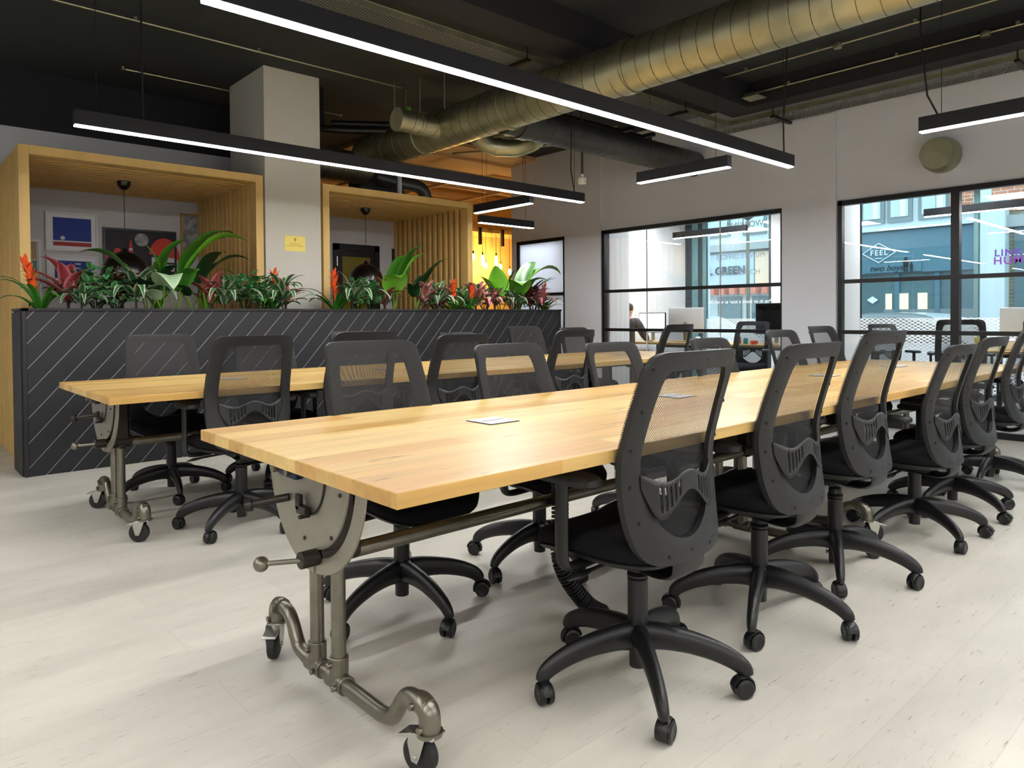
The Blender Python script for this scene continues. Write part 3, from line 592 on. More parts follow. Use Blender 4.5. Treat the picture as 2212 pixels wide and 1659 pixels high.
# ---------------------------------------------------------------- slatted booths
mat('slat_gap_shade', (168,130,80), .6)  # darker than the slats: paints the shade in the gaps between them
def booth(x0, x1, label, n_side, n_top):
    y0, y1, z1 = 6.62, 8.22, 2.5; th = .072
    r = empty('slatted_booth', ((x0+x1)/2, y0, 0)); tag(r, label, 'booth', 'slatted timber booths'); a = (x1-x0)/2; dp = y1-y0
    b = B(); b.box((-a, 0, 0), (-a+th, .10, z1)); b.box((a-th, 0, 0), (a, .10, z1)); b.box((-a+th, 0, z1-th), (a-th, .10, z1)); b.build('front_frame', 'slat_oak', r, bevel=.002)
    for s_ in (-1, 1):
        B().box((s_*(a-.032)-.005, .10, 0), (s_*(a-.032)+.005, dp, z1-.01)).build('side_backing', 'slat_gap_shade', r)
        b = B()
        for i in range(n_side):
            y = .12+(dp-.14)*i/(n_side-1)-.0; b.box((s_*(a-.001), y-.022, 0), (s_*(a-th+.002), y+.022, z1-.004 if s_ < 0 else z1-.004))
        b.build('side_slats', 'slat_oak', r, smooth=False)
    B().box((-a+.01, .10, z1-.03), (a-.01, dp, z1-.018)).build('top_backing', 'slat_gap_shade', r)
    b = B()
    for i in range(n_top):
        y = .12+(dp-.14)*i/(n_top-1); b.box((-a+th, y-.022, z1-th), (a-th, y+.022, z1-.005))
    b.build('top_slats', 'slat_oak', r, smooth=False)
    return r
booth(.867, 2.802, 'slatted timber booth left of the pillar, with framed pictures inside', 14, 14)
booth(3.421, 5.363, 'slatted timber booth right of the pillar, narrower, with a dark framed door behind', 14, 14)
for x, xc, lb in ((1.79, 1.83, 'black dome pendant lamp with gold inside hanging in the left booth'), (4.37, 4.37, 'black dome pendant lamp with gold inside hanging in the right booth')):
    mat('dome_black', (14,13,14), .28, coat=.5); mat('dome_gold', (222,176,60), .4, .3); mat('bulb', (255,230,180), .4, emit=(255,226,170), estr=45)
    r = empty('dome_lamp', (x, 7.4, 1.55)); tag(r, lb, 'lamp', 'dome pendant lamps')
    pr = [(.195-.0*i, 0) for i in range(1)]+[(.20*cos(t), .02+.21*sin(t)) for t in [i*pi/2/9 for i in range(0, 9)]]+[(.03, .232), (.012, .26)]
    B().lathe([(.200, 0)]+pr[1:], 36).build('shade', 'dome_black', r, smooth=60)
    B().lathe([(.197, -.003)]+[(.193*cos(t), .018+.2*sin(t)) for t in [i*pi/2/9 for i in range(0, 9)]], 36).build('inner_shade', 'dome_gold', r, smooth=60)
    B().lathe([(.001, .0), (.03, .02), (.035, .05), (.02, .09), (.014, .11)], 14, (0, 0, .02)).build('bulb', 'bulb', r)
    B().cyl((0, 0, .25), (0, 0, .87-.04), .003, 6).build('cord', 'cable', r)
    B().lathe([(.008, .80), (.03, .81), (.055, .84), (.06, .875), (.06, .88)], 24).build('ceiling_rose', 'dome_black', r)
# pictures on the wall behind the left booth
PY = 8.25
def picture(x0, x1, z0, z1, frame, fm, art, label, name='framed_picture', mount=None, fw=.02, dep=.025, group='framed pictures inside the left booth'):
    r = empty(name, ((x0+x1)/2, PY, (z0+z1)/2)); tag(r, label, 'picture', group); a, c = (x1-x0)/2, (z1-z0)/2
    b = B(); b.box((-a, -dep, -c), (-a+fw, 0, c)); b.box((a-fw, -dep, -c), (a, 0, c)); b.box((-a+fw, -dep, c-fw), (a-fw, 0, c)); b.box((-a+fw, -dep, -c), (a-fw, 0, -c+fw)); b.build('frame', fm, r)
    q = B(); q.box((-a+fw, -.012, -c+fw), (a-fw, -.002, c-fw), 0); mats_ = [mount or 'paint_white']
    for i, (m_, poly) in enumerate(art):
        if m_ not in mats_: mats_.append(m_)
        q.prism([(u*a, v*c) for u, v in poly], -.0125-.0003*(i+1), -.0122, 'Y', mats_.index(m_))
    q.build('print', mats_, r, smooth=False); return r
def rect(x0, z0, x1, z1): return [(x0, z0), (x1, z0), (x1, z1), (x0, z1)]
def disc(x, z, r, asp=1, n=20, a0=0, a1=2*pi): return [(x+r*cos(a0+(a1-a0)*i/n), z+r*asp*sin(a0+(a1-a0)*i/n)) for i in range(n)]
mat('art_blue', (16,52,150), .6); mat('art_red', (168,40,36), .6); mat('art_white', (225,225,228), .6); mat('art_dark', (28,26,34), .6); mat('art_coral', (226,66,58), .6); mat('art_teal', (40,150,150), .6); mat('art_yellow', (235,190,40), .6)
mat('art_tan', (170,150,110), .6); mat('art_grey', (150,150,152), .6, noise=.7, nscale=14); mat('frame_white', (225,224,224), .5); mat('frame_oak', (196,150,76), .5)
picture(1.29, 1.745, 1.82, 2.21, None, 'frame_white', [('art_blue', rect(-.72, -.45, .74, .72)), ('art_white', disc(-.36, -.32, .09, 1.15)), ('art_red', rect(-.72, -.72, .74, -.52))], 'white framed print of a blue field over a red band, upper of two')
picture(1.295, 1.745, 1.37, 1.785, None, 'frame_white', [('art_blue', rect(-.70, -.12, .72, .72)), ('art_white', rect(-.86, .35, .3, .40)), ('art_white', rect(.08, .55, .3, .62)), ('art_white', disc(-.14, -.08, .06)), ('art_white', rect(.08, -.1, .16, .2)), ('art_white', disc(.3, -.04, .05))], 'white framed print of a blue field with white shapes, lower of two')
picture(1.79, 2.50, 1.45, 2.09, None, 'metal_black', [('art_grey', disc(.03, .66, .19, 1.15)), ('art_coral', disc(.66, .1, .44, 1.5, 20, -.1, pi)), ('art_white', rect(.30, -.35, .98, .10)), ('art_dark', rect(.34, -.12, .96, -.06)), ('art_dark', rect(.40, -.3, .9, -.24)), ('art_coral', [(-.34, .1), (-.2, .1), (-.25, .62), (-.29, .62)]), ('art_white', rect(-.32, .3, -.22, .36)), ('art_white', rect(-.33, .18, -.21, .23)), ('art_coral', disc(-.62, .22, .1, 1.3)), ('art_coral', disc(-.9, .02, .1, 1.1)), ('art_white', rect(-.7, -.45, -.5, .12))], 'dark picture with a grey moon and coral domes, largest of the wall', mount='art_dark')
picture(2.55, 2.86, 1.84, 2.30, None, 'frame_oak', [('art_grey', rect(-.98, -.98, .98, .98))], 'oak framed black and white speckled print at the right end of the booth wall', mount='art_white')
picture(.92, 1.25, 1.30, 1.92, None, 'frame_white', [('art_tan', rect(-1, .38, .8, .95)), ('art_teal', rect(-1, .0, .8, .35)), ('art_yellow', rect(-1, -.95, .8, -.0))], 'white framed tan, teal and yellow print half hidden by the booth post', mount='art_white')
# door behind the right booth
d = empty('door_1', (4.72, 8.25, 0)); struct(d)
mat('door_pane', (120,110,30), .08, coat=1)
b = B(); b.box((-.33, -.05, 0), (-.26, 0, 2.09)); b.box((.26, -.05, 0), (.33, 0, 2.09)); b.box((-.33, -.05, 2.01), (.33, 0, 2.09)); b.build('door_frame', 'metal_black', d)
b = B(); b.box((-.26, -.03, 0), (-.21, -.01, 2.01)); b.box((.20, -.03, 0), (.26, -.01, 2.01)); b.box((-.21, -.03, 1.93), (.2, -.01, 2.01)); b.box((-.21, -.03, 0), (.2, -.01, .2)); b.build('door_leaf', 'metal_black', d)
B().box((-.21, -.022, .2), (.2, -.014, 1.93)).build('door_pane', 'door_pane', d)
b = B(); b.cyl((-.30, -.06, 1.80), (-.30, -.06, 1.92), .008); b.cyl((-.30, -.06, 1.35), (-.30, -.06, 1.47), .008); b.build('door_hinge', 'chrome', d)
d = empty('door_2', (5.30, 8.245, 0)); struct(d); B().box((-.03, -.03, 0), (.02, 0, 2.07)).build('door_frame', 'metal_black', d)
# note on the pillar
mat('note_yellow', (248,226,120), .6); mat('note_ink', (196,160,60), .6)
n_ = empty('wall_notice', (3.116, 6.62, 1.87)); tag(n_, 'small yellow paper notice stuck on the grey pillar', 'notice')
B().box((-.108, -.003, -.075), (.108, -.001, .075)).build('paper', 'note_yellow', n_)
b = B(); b.prism(disc(0, .042, .014, 1, 8), -.004, -.003, 'Y'); b.box((-.004, -.004, .018), (.004, -.003, .03))
for z_, w_ in ((-.003, .058), (-.022, .088)):
    x = -w_
    while x < w_: l_ = rnd.uniform(.006, .016); b.box((x, -.004, z_-.003), (min(x+l_, w_), -.003, z_+.003)); x += l_+.004
b.build('printing', 'note_ink', n_)

# ---------------------------------------------------------------- cafe corner: shelf, bulbs, trailing plant
o = B(); o.box((8.0, 10.3, 2.74), (10.2, 10.899, 2.80)); 
o = o.build('timber_shelf', 'slat_oak'); tag(o, 'timber shelf hung high on the amber lit wall', 'shelf')
for x in (8.52, 9.08, 9.6): B().box((x-.02, 10.26, 2.50), (x+.02, 10.32, 2.82)).build('shelf_bracket', 'metal_black', o)
for i, (x, z_, l_) in enumerate(((8.44, 2.27, .12), (8.67, 2.22, .20), (8.75, 2.12, .10), (9.01, 2.19, .26), (9.12, 2.11, .11), (9.36, 2.02, .12))):
    r = empty('filament_bulb', (x, 10.4, z_)); tag(r, ('glowing pendant bulb beside the booth edge, leftmost of the row', 'long glowing pendant bulb second in the row', 'small low glowing pendant bulb under the trailing plant', 'tallest glowing tube bulb of the row', 'round glowing pendant bulb right of the tallest one', 'glowing pendant bulb nearest the white wall corner')[i], 'bulb', 'hanging filament bulbs')
    B().lathe([(.001, -l_/2), (.02, -l_/2+.01), (.03, 0), (.024, l_/2-.02), (.012, l_/2)], 14).build('glass_bulb', 'bulb_warm' if 'bulb_warm' in MATS else mat('bulb_warm', (255,214,130), .4, emit=(255,222,150), estr=60).name, r)
    B().lathe([(.014, l_/2), (.016, l_/2+.05), (.006, l_/2+.06)], 12).build('socket', 'metal_black', r)
    B().cyl((0, 0, l_/2+.05), (0, 0, 2.745-z_), .004, 6).build('cord', 'cable', r)
r = empty('trailing_plant', (8.86, 10.28, 2.80)); tag(r, 'trailing green plant hanging from the shelf in the amber corner', 'plant')
b = B()
for i in range(9):
    x = rnd.uniform(-.12, .12); L_ = rnd.uniform(.15, .55); 
    for k in range(int(L_/.035)): leaf(b, (x+rnd.uniform(-.02, .02), rnd.uniform(-.03, .03), -k*.035), rnd.uniform(0, 6.28), .045, .03, .2, 1.2, 3, .2)
b.build('foliage', 'leaf_dark', r, smooth=180)

# ---------------------------------------------------------------- conference tables
TZ = .762; TW = 1.192; TL = 2.64; TT = .036
def caster_wheel(parent, y, side, yawc, brake=True):
    r = empty('caster', (0, y, 0)); r.parent = parent; r.rotation_euler = (0, 0, yawc); return r
def make_table(name='conference_table'):
    """origin at the left end, centre line; X runs along the table"""
    t = empty(name, (0, 0, 0))
    tp = B(); tp.box((.001, -TW/2, TZ-TT), (TL-.001, TW/2, TZ)); tp.build('tabletop', 'table_oak', t, bevel=.0025)
    for x in (.82, 1.92):
        o_ = B(); o_.box((x-.068, -.018, TZ), (x+.068, .118, TZ+.002), 0); o_.box((x-.064, -.014, TZ+.002), (x+.064, .114, TZ+.004), 1); o_.box((x-.05, .046, TZ+.004), (x+.05, .054, TZ+.0045), 0); o_.build('outlet_lid', ['metal_black', 'lid_silver'], t, bevel=.001)
        B().box((x-.12, -.03, TZ-TT-.07), (x+.12, .10, TZ-TT)).build('outlet_box', 'metal_black', t)
    B().cyl((.12, 0, .448), (TL-.12, 0, .448), .023, 20).build('stretcher_pipe', 'steel_raw', t)
    b = B(); b.box((.35, -.28, TZ-TT-.045), (TL-.35, -.24, TZ-TT)); b.box((.35, .24, TZ-TT-.045), (TL-.35, .28, TZ-TT)); b.build('under_rail', 'metal_black', t)
    for sgn, xe in ((1, .19), (-1, TL-.19)):
        X = lambda d: xe+sgn*d
        # outer band on the near side, joined to the inner disc at the bottom
        def arc(a, c, t0, t1, n=26): return [(a*cos(t0+(t1-t0)*i/n), (TZ-TT)-(c*sin(t0+(t1-t0)*i/n))) for i in range(n+1)]
        def band(a0, c0, a1, c1, t0, t1): return arc(a0, c0, t0, t1)+arc(a1, c1, t1, t0)
        b = B(); H_ = .315
        dd = arc(.285, H_-.01, pi, pi*.62, 12)+arc(.205, H_-.075, pi*.60, 0, 24)
        flip = lambda pts: [(-p[0], p[1]) for p in pts]
        # far side = +Y keeps the full radius, near side (-Y) carries the slot
        full = flip(arc(.285, H_, pi, pi*.5, 14)); inner = flip(arc(.205, H_-.07, pi*.5, 0, 16))
        b.prism(full+inner, X(-.085), X(-.077), 'X')
        b.build('tilt_plate', 'steel_plate', t, bevel=.0015)
        b = B(); b.prism(flip(band(.285, H_, .235, H_-.045, pi*.5, 0)), X(-.080), X(-.072), 'X'); b.build('slot_band', 'steel_plate', t, bevel=.0015)
        b = B()
        # shadow gap plate edge, curved guide slot and screws
        b.tube([(X(-.087), .10*cos(q)*-1+.02, (TZ-TT-.02)-.13*sin(q)) for q in [i*pi/2/10 for i in range(11)]], .0035, 6)
        for yy, zz in ((-.16, .66), (-.11, .535), (.05, .50)): b.cyl((X(-.088), yy, zz), (X(-.085), yy, zz), .006, 10)
        b.build('guide_slot', 'metal_black', t)
        b = B(); b.box((X(-.12), .04, TZ-TT-.055), (X(-.087), .15, TZ-TT-.003)); b.build('bearing_block', 'bearing_blue', t, bevel=.008)
        b = B(); b.cyl((X(-.135), .155, TZ-TT-.03), (X(-.087), .155, TZ-TT-.03), .017, 6); b.cyl((X(-.13), .075, TZ-TT-.035), (X(-.12), .075, TZ-TT-.035), .012, 6); b.build('hex_bolt', 'steel_raw', t)
        b = B(); b.cyl((X(-.18), .20, .585), (X(-.087), .15, .60), .012, 12); b.cyl((X(-.195), .208, .582), (X(-.178), .199, .585), .02, 14); b.build('locking_pin', 'steel_dark', t)
        b = B(); b.box((X(-.11), -.0, .575), (X(-.090), .055, .60)); b.box((X(-.11), .035, .585), (X(-.095), .06, .63)); b.box((X(-.125), .0, .57), (X(-.09), .012, .58)); b.build('latch', 'steel_dark', t, bevel=.003)
        b = B(); b.cyl((X(-.135), -.02, .462), (X(-.08), -.02, .462), .024, 18); b.build('lever_hub', 'steel_dark', t, bevel=.003)
        b = B(); b.cyl((X(-.13), -.02, .462), (X(-.205), .055, .452), .007, 10); b.build('clamp_lever', 'steel_raw', t)
        b = B(); b.lathe([(.0215*sin(q) if 0 < q < pi else .001, -.0215*cos(q)) for q in [i*pi/10 for i in range(11)]], 18, (X(-.21), .06, .451)); b.build('lever_ball', 'steel_raw', t)
        b = B(); b.cyl((X(-.075), 0, .46), (X(.05), 0, .46), .035, 20); b.box((X(-.06), -.03, .46), (X(.03), .03, TZ-TT)); b.build('pivot_housing', 'steel_dark', t, bevel=.004)
        for yy in (.015, .15):
            B().cyl((X(0), yy, .075), (X(0), yy, .50), .0215, 20).build('upright_pipe', 'steel_raw', t)
        b = B(); b.box((X(-.02), -.03, .42), (X(.02), .19, .475)); b.build('pipe_clamp', 'steel_dark', t, bevel=.01)
        H0 = .068
        pts = [(X(0), -.44, .172), (X(0), -.385, .174), (X(0), -.345, .166), (X(0), -.318, .140), (X(0), -.296, .108), (X(0), -.27, .080), (X(0), -.22, H0)]
        pts = cr(pts, 4); pts = pts+[(p[0], -p[1], p[2]) for p in reversed(pts)]
        B().tube(pts, .0215, 18).build('base_pipe', 'steel_raw', t, smooth=60)
        for yy in (.015, .15):
            b = B(); b.cyl((X(0), yy-.045, H0), (X(0), yy+.045, H0), .028, 20); b.cyl((X(0), yy, H0), (X(0), yy, H0+.075), .028, 20)
            for zz, y2 in ((H0+.055, yy), (H0, yy-.03)): b.cyl((X(-.04), y2, zz), (X(-.02), y2, zz), .009, 10)
            b.build('pipe_tee', 'steel_raw', t, bevel=.002)
        for s2 in (-1, 1):
            r_ = empty('caster', (X(0), s2*.44, 0)); r_.parent = t
            y0 = -s2*.045
            el = cr([(0, y0, .172), (0, y0*.55, .172), (0, y0*.1, .160), (0, 0, .138), (0, 0, .114)], 4)
            b = B(); b.tube(el, .0275, 18); 
            for q in ((0, y0*.8, .172), (0, 0, .127)): b.cyl((-.036*sgn, q[1], q[2]), (-.02*sgn, q[1], q[2]), .009, 10)
            b.cyl((0, 0, .108), (0, 0, .118), .033, 20); b.build('elbow', 'steel_raw', r_, smooth=50)
            yc = {(1, -1): R(25), (1, 1): R(-70), (-1, -1): R(200), (-1, 1): R(160)}[(sgn, s2)]
            c_, s_ = cos(yc), sin(yc)
            fk = B(); 
            for q in (-1, 1): fk.prism([(-.005, .112), (.045, .112), (.052, .085), (.040, .04), (.022, .038), (.012, .06)], q*.024-.0015, q*.024+.0015, 'Y')
            fk.box((-.028, -.026, .108), (.034, .026, .114)); fk.prism([(.03, .112), (.085, .095), (.088, .088), (.04, .095)], -.022, .022, 'Y'); fk.cyl((.03, -.028, .05), (.03, .028, .05), .007, 10)
            f_ = fk.build('fork', 'chrome', r_, rot=(0, 0, yc), bevel=.001)
            wh = B(); wh.lathe([(.012, -.013), (.040, -.014), (.048, -.011), (.050, 0), (.048, .011), (.040, .014), (.012, .013)], 28, (.03, 0, .05), 'Y'); wh.build('wheel', 'rubber', r_, rot=(0, 0, yc), smooth=40)
    return t
T0 = make_table()
TG = 'oak conference tables on pipe frames'
def place_table(o_, x, y, lab): o_.location = (x, y, 0); tag(o_, lab, 'table', TG)
T1Y, T2Y = 1.859, 4.366
spots = [(.812, T1Y, 'oak conference table on pipe legs, its end nearest the camera'), (3.455, T1Y, 'oak conference table continuing the nearest one towards the big right window'), (.832, T2Y, 'oak conference table of the farther row, end beside the black planter'), (3.475, T2Y, 'oak conference table of the farther row, further half near the office window')]
for i, (x, y, lb) in enumerate(spots):
    o_ = T0 if i == 0 else copy_tree(T0); place_table(o_, x, y, lb)
    cs_ = [c for c in o_.children if c.name.startswith('caster')]; angs = [(105, 228, 200, 160), (-42, 60, 200, 160), (140, 140, 30, 70), (20, 140, 200, 100)][i]
    for c, a_ in zip(cs_, angs):
        for q in c.children:
            if q.name.startswith(('fork', 'wheel')): q.rotation_euler = (0, 0, R(a_))

# ---------------------------------------------------------------- office chair
def chair_parts():
    c = empty('office_chair', (0, 0, 0))
    # base: five legs with a caster each
    path = [(.025, 0, .150), (.08, 0, .152), (.16, 0, .143), (.23, 0, .126), (.285, 0, .103), (.312, 0, .082), (.318, 0, .066)]
    rs = [.040, .036, .031, .028, .025, .022, .019]
    lg = B(); lg.tube(cr(path, 3), [r_ for i in range(len(rs)-1) for r_ in [rs[i]+(rs[i+1]-rs[i])*k/3 for k in range(3)]]+[rs[-1]], 14, flat=(.74, 1.12))
    cw = B()
    for s_ in (-1, 1): cw.lathe([(.001, s_*.005), (.024, s_*.004), (.029, s_*.006), (.0305, s_*.012), (.029, s_*.020), (.022, s_*.0235), (.018, s_*.022), (.001, s_*.022)], 22, (.012, 0, .0305), 'Y')
    cw.tube([(.012+.0335*cos(q), 0, .0305+.0335*sin(q)) for q in [R(200)-R(190)*i/12 for i in range(13)]], .0045, 6, flat=(3.6, 1)); cw.cyl((0, 0, .045), (0, 0, .075), .009, 10)
    first = None
    for k in range(5):
        if k == 0: L_ = lg.build('base_leg', 'plastic_base', c, smooth=60); me1 = L_.data; C_ = cw.build('caster', 'caster_black', L_, loc=(.318, 0, 0)); me2 = C_.data
        else:
            L_ = bpy.data.objects.new('base_leg', me1); col.objects.link(L_); L_.parent = c
            C_ = bpy.data.objects.new('caster', me2); col.objects.link(C_); C_.parent = L_; C_.location = (.318, 0, 0)
        L_.rotation_euler = (0, 0, k*2*pi/5)
    B().lathe([(.022, .052), (.026, .054), (.027, .10), (.040, .125), (.042, .17), (.036, .186), (.030, .188)], 24).build('base_hub', 'plastic_base', c)
    B().lathe([(.031, .185), (.031, .325), (.028, .328), (.0325, .332), (.0325, .338), (.029, .341), (.0325, .345), (.028, .349), (.0265, .37), (.023, .374)], 24).build('gas_column', 'plastic_base', c)
    up = []
    up.append(B().lathe([(.021, .355), (.021, .40), (.03, .41)], 18).build('piston', 'plastic_base', c))
    b = B(); b.prism([(-.10, .398), (-.07, .375), (.09, .375), (.13, .402), (.13, .425), (-.10, .425)], -.065, .065, 'X'); up.append(b.build('tilt_mechanism', 'plastic_base', c, bevel=.008))
    b = B(); b.cyl((-.06, .02, .395), (-.20, .03, .385), .006, 8); b.tube([(-.17, .03, .388), (-.20, .03, .385), (-.235, .035, .38), (-.27, .04, .374)], [.007, .014, .02, .006], 12, flat=(1, .4)); up.append(b.build('height_lever', 'plastic_black', c))
    b = B(); b.cyl((.06, .04, .405), (.115, .04, .405), .024, 18); b.cyl((.115, .04, .405), (.125, .04, .405), .02, 18); up.append(b.build('tension_knob', 'plastic_black', c))
    # seat: superellipse plan, waterfall front
    def plan(a, bb, ex, n=40): return [(math.copysign(abs(cos(q))**(2/ex), cos(q))*a, math.copysign(abs(sin(q))**(2/ex), sin(q))*bb) for q in [2*pi*i/n for i in range(n)]]
    def stack(levels, cy):
        vs = []; n = 40
        for a, bb, z in levels:
            for x, y in plan(a, bb, 3.4): vs.append((x, y+cy, z-.05*max(0, (y/.235))**3*(.9 if y > 0 else 0)+.012*(x/.24)**2))
        fs = [(i*n+j, i*n+(j+1) % n, (i+1)*n+(j+1) % n, (i+1)*n+j) for i in range(len(levels)-1) for j in range(n)]
        fs += [tuple(range(n)), tuple((len(levels)-1)*n+j for j in range(n))]
        return vs, fs
    vs, fs = stack([(.05, .05, .496), (.15, .15, .4955), (.205, .20, .494), (.232, .226, .484), (.242, .237, .466), (.240, .235, .445), (.228, .224, .436)], .045); b = B(); b.add(vs, fs); up.append(b.build('seat_cushion', 'fabric_black', c, smooth=60))
    vs, fs = stack([(.232, .228, .438), (.238, .234, .434), (.225, .22, .420), (.18, .17, .408), (.10, .10, .404)], .045); b = B(); b.add(vs, fs); up.append(b.build('seat_shell', 'plastic_black', c, smooth=60))
    # backrest frame
    key = [((0, 1.033), (0, .980)), ((.14, 1.033), (.11, .980)), ((.185, 1.028), (.138, .975)), ((.208, 1.008), (.152, .950)), ((.217, .965), (.159, .91)), ((.224, .87), (.165, .84)), ((.229, .76), (.168, .75)), ((.230, .67), (.165, .675)),
           ((.226, .59), (.143, .605)), ((.214, .52), (.115, .55)), ((.190, .465), (.078, .517)), ((.145, .440), (.045, .500)), ((.07, .432), (.02, .494))]
    key2 = key+[((0, .430), (0, .492))]+[((-a[0], a[1]), (-q[0], q[1])) for a, q in reversed(key[1:])]
    loop = cr([a+q for a, q in key2], 4, True); n = len(loop)
    zk = [(.42, -.190), (.50, -.172), (.60, -.158), (.72, -.152), (.83, -.178), (.92, -.206), (1.04, -.244)]
    def prof(z):
        for (a, ya), (q, yq) in zip(zk, zk[1:]):
            if z <= q or q == 1.04:
                t = (z-a)/(q-a); t = max(0, min(1.1, t)); return ya+(yq-ya)*t
    zs = cr(zk, 6)
    def prof(z):
        for (a, ya), (q, yq) in zip(zs, zs[1:]):
            if z <= q: return ya+(yq-ya)*((z-a)/(q-a) if q > a else 0)
        return zs[-1][1]
    def surf(x, z, d): return (x, prof(z)+.042*abs(x/.23)**2.4+d, z)
    vs = []
    for ox, oz, ix, iz in loop:
        mx, mz = (ox+ix)/2, (oz+iz)/2
        for (x, z), d in (((ox, oz), .004), ((ox*.99, oz*.998+.002), -.012), ((mx, mz), -.017), ((ix, iz), -.010), ((ix, iz), .006), ((mx, mz), .010)): vs.append(surf(x, z, d))
    k = 6; fs = [(i*k+j, i*k+(j+1) % k, ((i+1) % n)*k+(j+1) % k, ((i+1) % n)*k+j) for i in range(n) for j in range(k)]
    b = B(); b.add(vs, fs, 0)
    for sx, z in ((.198, .985), (.200, .87), (.206, .76), (.204, .66), (.185, .56), (.10, .458), (.0, .46), (.0, 1.008)):
        for s_ in ((-1, 1) if sx else (1,)):
            p = surf(sx*s_, z, -.0145); b.lathe([(.0055, -.0025), (.001, -.0026)], 10, p, 'Y', 1)
    up.append(b.build('back_frame', ['plastic_black', 'screw_hole'], c, smooth=50))
    # mesh sheet over the frame front
    b = B(); outer = [(a[0], a[1]) for a in loop]; rings = []
    cz = .74; vs = []; lv = [1.0, .9, .75, .55, .3, .08]
    for s_ in lv:
        for x, z in outer: xx, zz = x*s_*.985, cz+(z-cz)*s_*.992; vs.append(surf(xx, zz, .013 if s_ > .8 else .013))
    fs = [(i*n+j, i*n+(j+1) % n, (i+1)*n+(j+1) % n, (i+1)*n+j) for i in range(len(lv)-1) for j in range(n)]+[tuple((len(lv)-1)*n+j for j in range(n))]
    b.add(vs, fs); up.append(b.build('back_mesh', 'mesh_fabric', c, smooth=60))
    # lumbar support with two fans of slots
    b = B(); nu, nv = 41, 7; P_ = {}
    def lum(u, v):
        x = -.172+.344*u; a = abs(u-.5)*2
        top = .678+.013*cos(2*pi*a*.92); bot = .640-.060*sin(pi*min(1, a*1.08))-.012*(1-a)
        bot = .562+.072*cos(pi/2*a/.72)**2 if a < .72 else .562+.09*((a-.72)/.28)**1.5
        z = bot+(top-bot)*v; return surf(x, z, -.016-.022*sin(pi*u)+(.012 if v > .85 else 0)*0)
    vs = [lum(i/(nu-1), j/(nv-1)) for i in range(nu) for j in range(nv)]
    fs = []
    for i in range(nu-1):
        for j in range(nv-1):
            if j in (1, 2, 3, 4) and i in (6, 8, 10, 12, 14, 25, 27, 29, 31, 33): continue
            fs.append((i*nv+j, (i+1)*nv+j, (i+1)*nv+j+1, i*nv+j+1))
    b.add(vs, fs); o_ = b.build('lumbar_support', 'plastic_black', c, smooth=60); so = o_.modifiers.new('s', 'SOLIDIFY'); so.thickness = .004; up.append(o_)
    # spine bracket from mechanism up to the frame
    b = B(); b.tube(cr([(0, .02, .390), (0, -.08, .374), (0, -.14, .376), (0, -.178, .398), (0, -.184, .430), (0, -.172, .462)], 4), [.05]*9+[.054]*4+[.058]*4+[.062]*4, 16, flat=(1.35, .24)); up.append(b.build('back_bracket', 'plastic_black', c, smooth=60))
    for s_ in (-1, 1):
        b = B(); b.tube(cr([(s_*.14, .06, .402), (s_*.22, .06, .400), (s_*.262, .06, .412), (s_*.272, .06, .46), (s_*.272, .06, .56), (s_*.272, .06, .655)], 4), .021, 12, flat=(1, .62) if False else (1.15, .6)); a_ = b.build('armrest', 'plastic_black', c, smooth=50); up.append(a_)
        b = B(); pts = plan(.040, .125, 3.2, 28); vv = [(x*k_, y*k_, z_) for k_, z_ in ((.9, .655), (1, .662), (1, .678), (.9, .686)) for x, y in pts]; n2 = 28
        b.add([(x+s_*.265, y+.05, z_) for x, y, z_ in vv], [(i*n2+j, i*n2+(j+1) % n2, (i+1)*n2+(j+1) % n2, (i+1)*n2+j) for i in range(3) for j in range(n2)]+[tuple(range(n2)), tuple(3*n2+j for j in range(n2))]); b.build('arm_pad', 'plastic_black', a_, smooth=40)
    return c, [u.name.split('.')[0] for u in up]
CH, UPN = chair_parts()
UPN = set(UPN)
_used = [False]
def chair(x, y, rz, base_deg, dz, label, group):
    if _used[0]: c = copy_tree(CH_SRC)
    else: c = CH; _used[0] = True
    c.location = (x, y, 0); c.rotation_euler = (0, 0, rz); tag(c, label, 'chair', group)
    if label is None: pass
    k = 0
    for ch in c.children:
        nm = ch.name.split('.')[0]
        if nm == 'base_leg':
            ch.rotation_euler = (0, 0, R(base_deg)-rz+k*2*pi/5); k += 1
            for cc in ch.children: cc.rotation_euler = (0, 0, rnd.uniform(0, 6.28))
        elif nm in UPN: ch.location = (0, 0, dz)
    return c
CH_SRC = CH
G1, G2, G3, G4 = 'chairs on the near side of the front table row', 'chairs on the far side of the front table row', 'chairs on the near side of the back table row', 'chairs on the planter side of the back table row'
for a in ((1.74, 1.355, 0, 14, 0, 'black mesh office chair in the foreground, largest and nearest to the camera'),
          (2.48, 1.355, 0, 60, 0, 'black mesh office chair directly right of the largest foreground chair'),
          (3.13, 1.352, 0, 63, .03, 'black mesh office chair on the camera side, third from front, its back standing highest'),
          (3.97, 1.31, 0, 18, -.05, 'lowered black mesh office chair fourth from the front on the camera side'),
          (4.64, 1.33, R(-2), 26, -.03, 'black mesh office chair fifth from the front on the camera side'),
          (5.48, 1.355, R(3), 40, 0, 'black mesh office chair cut by the right edge, last of the camera side')): chair(*a, G1)
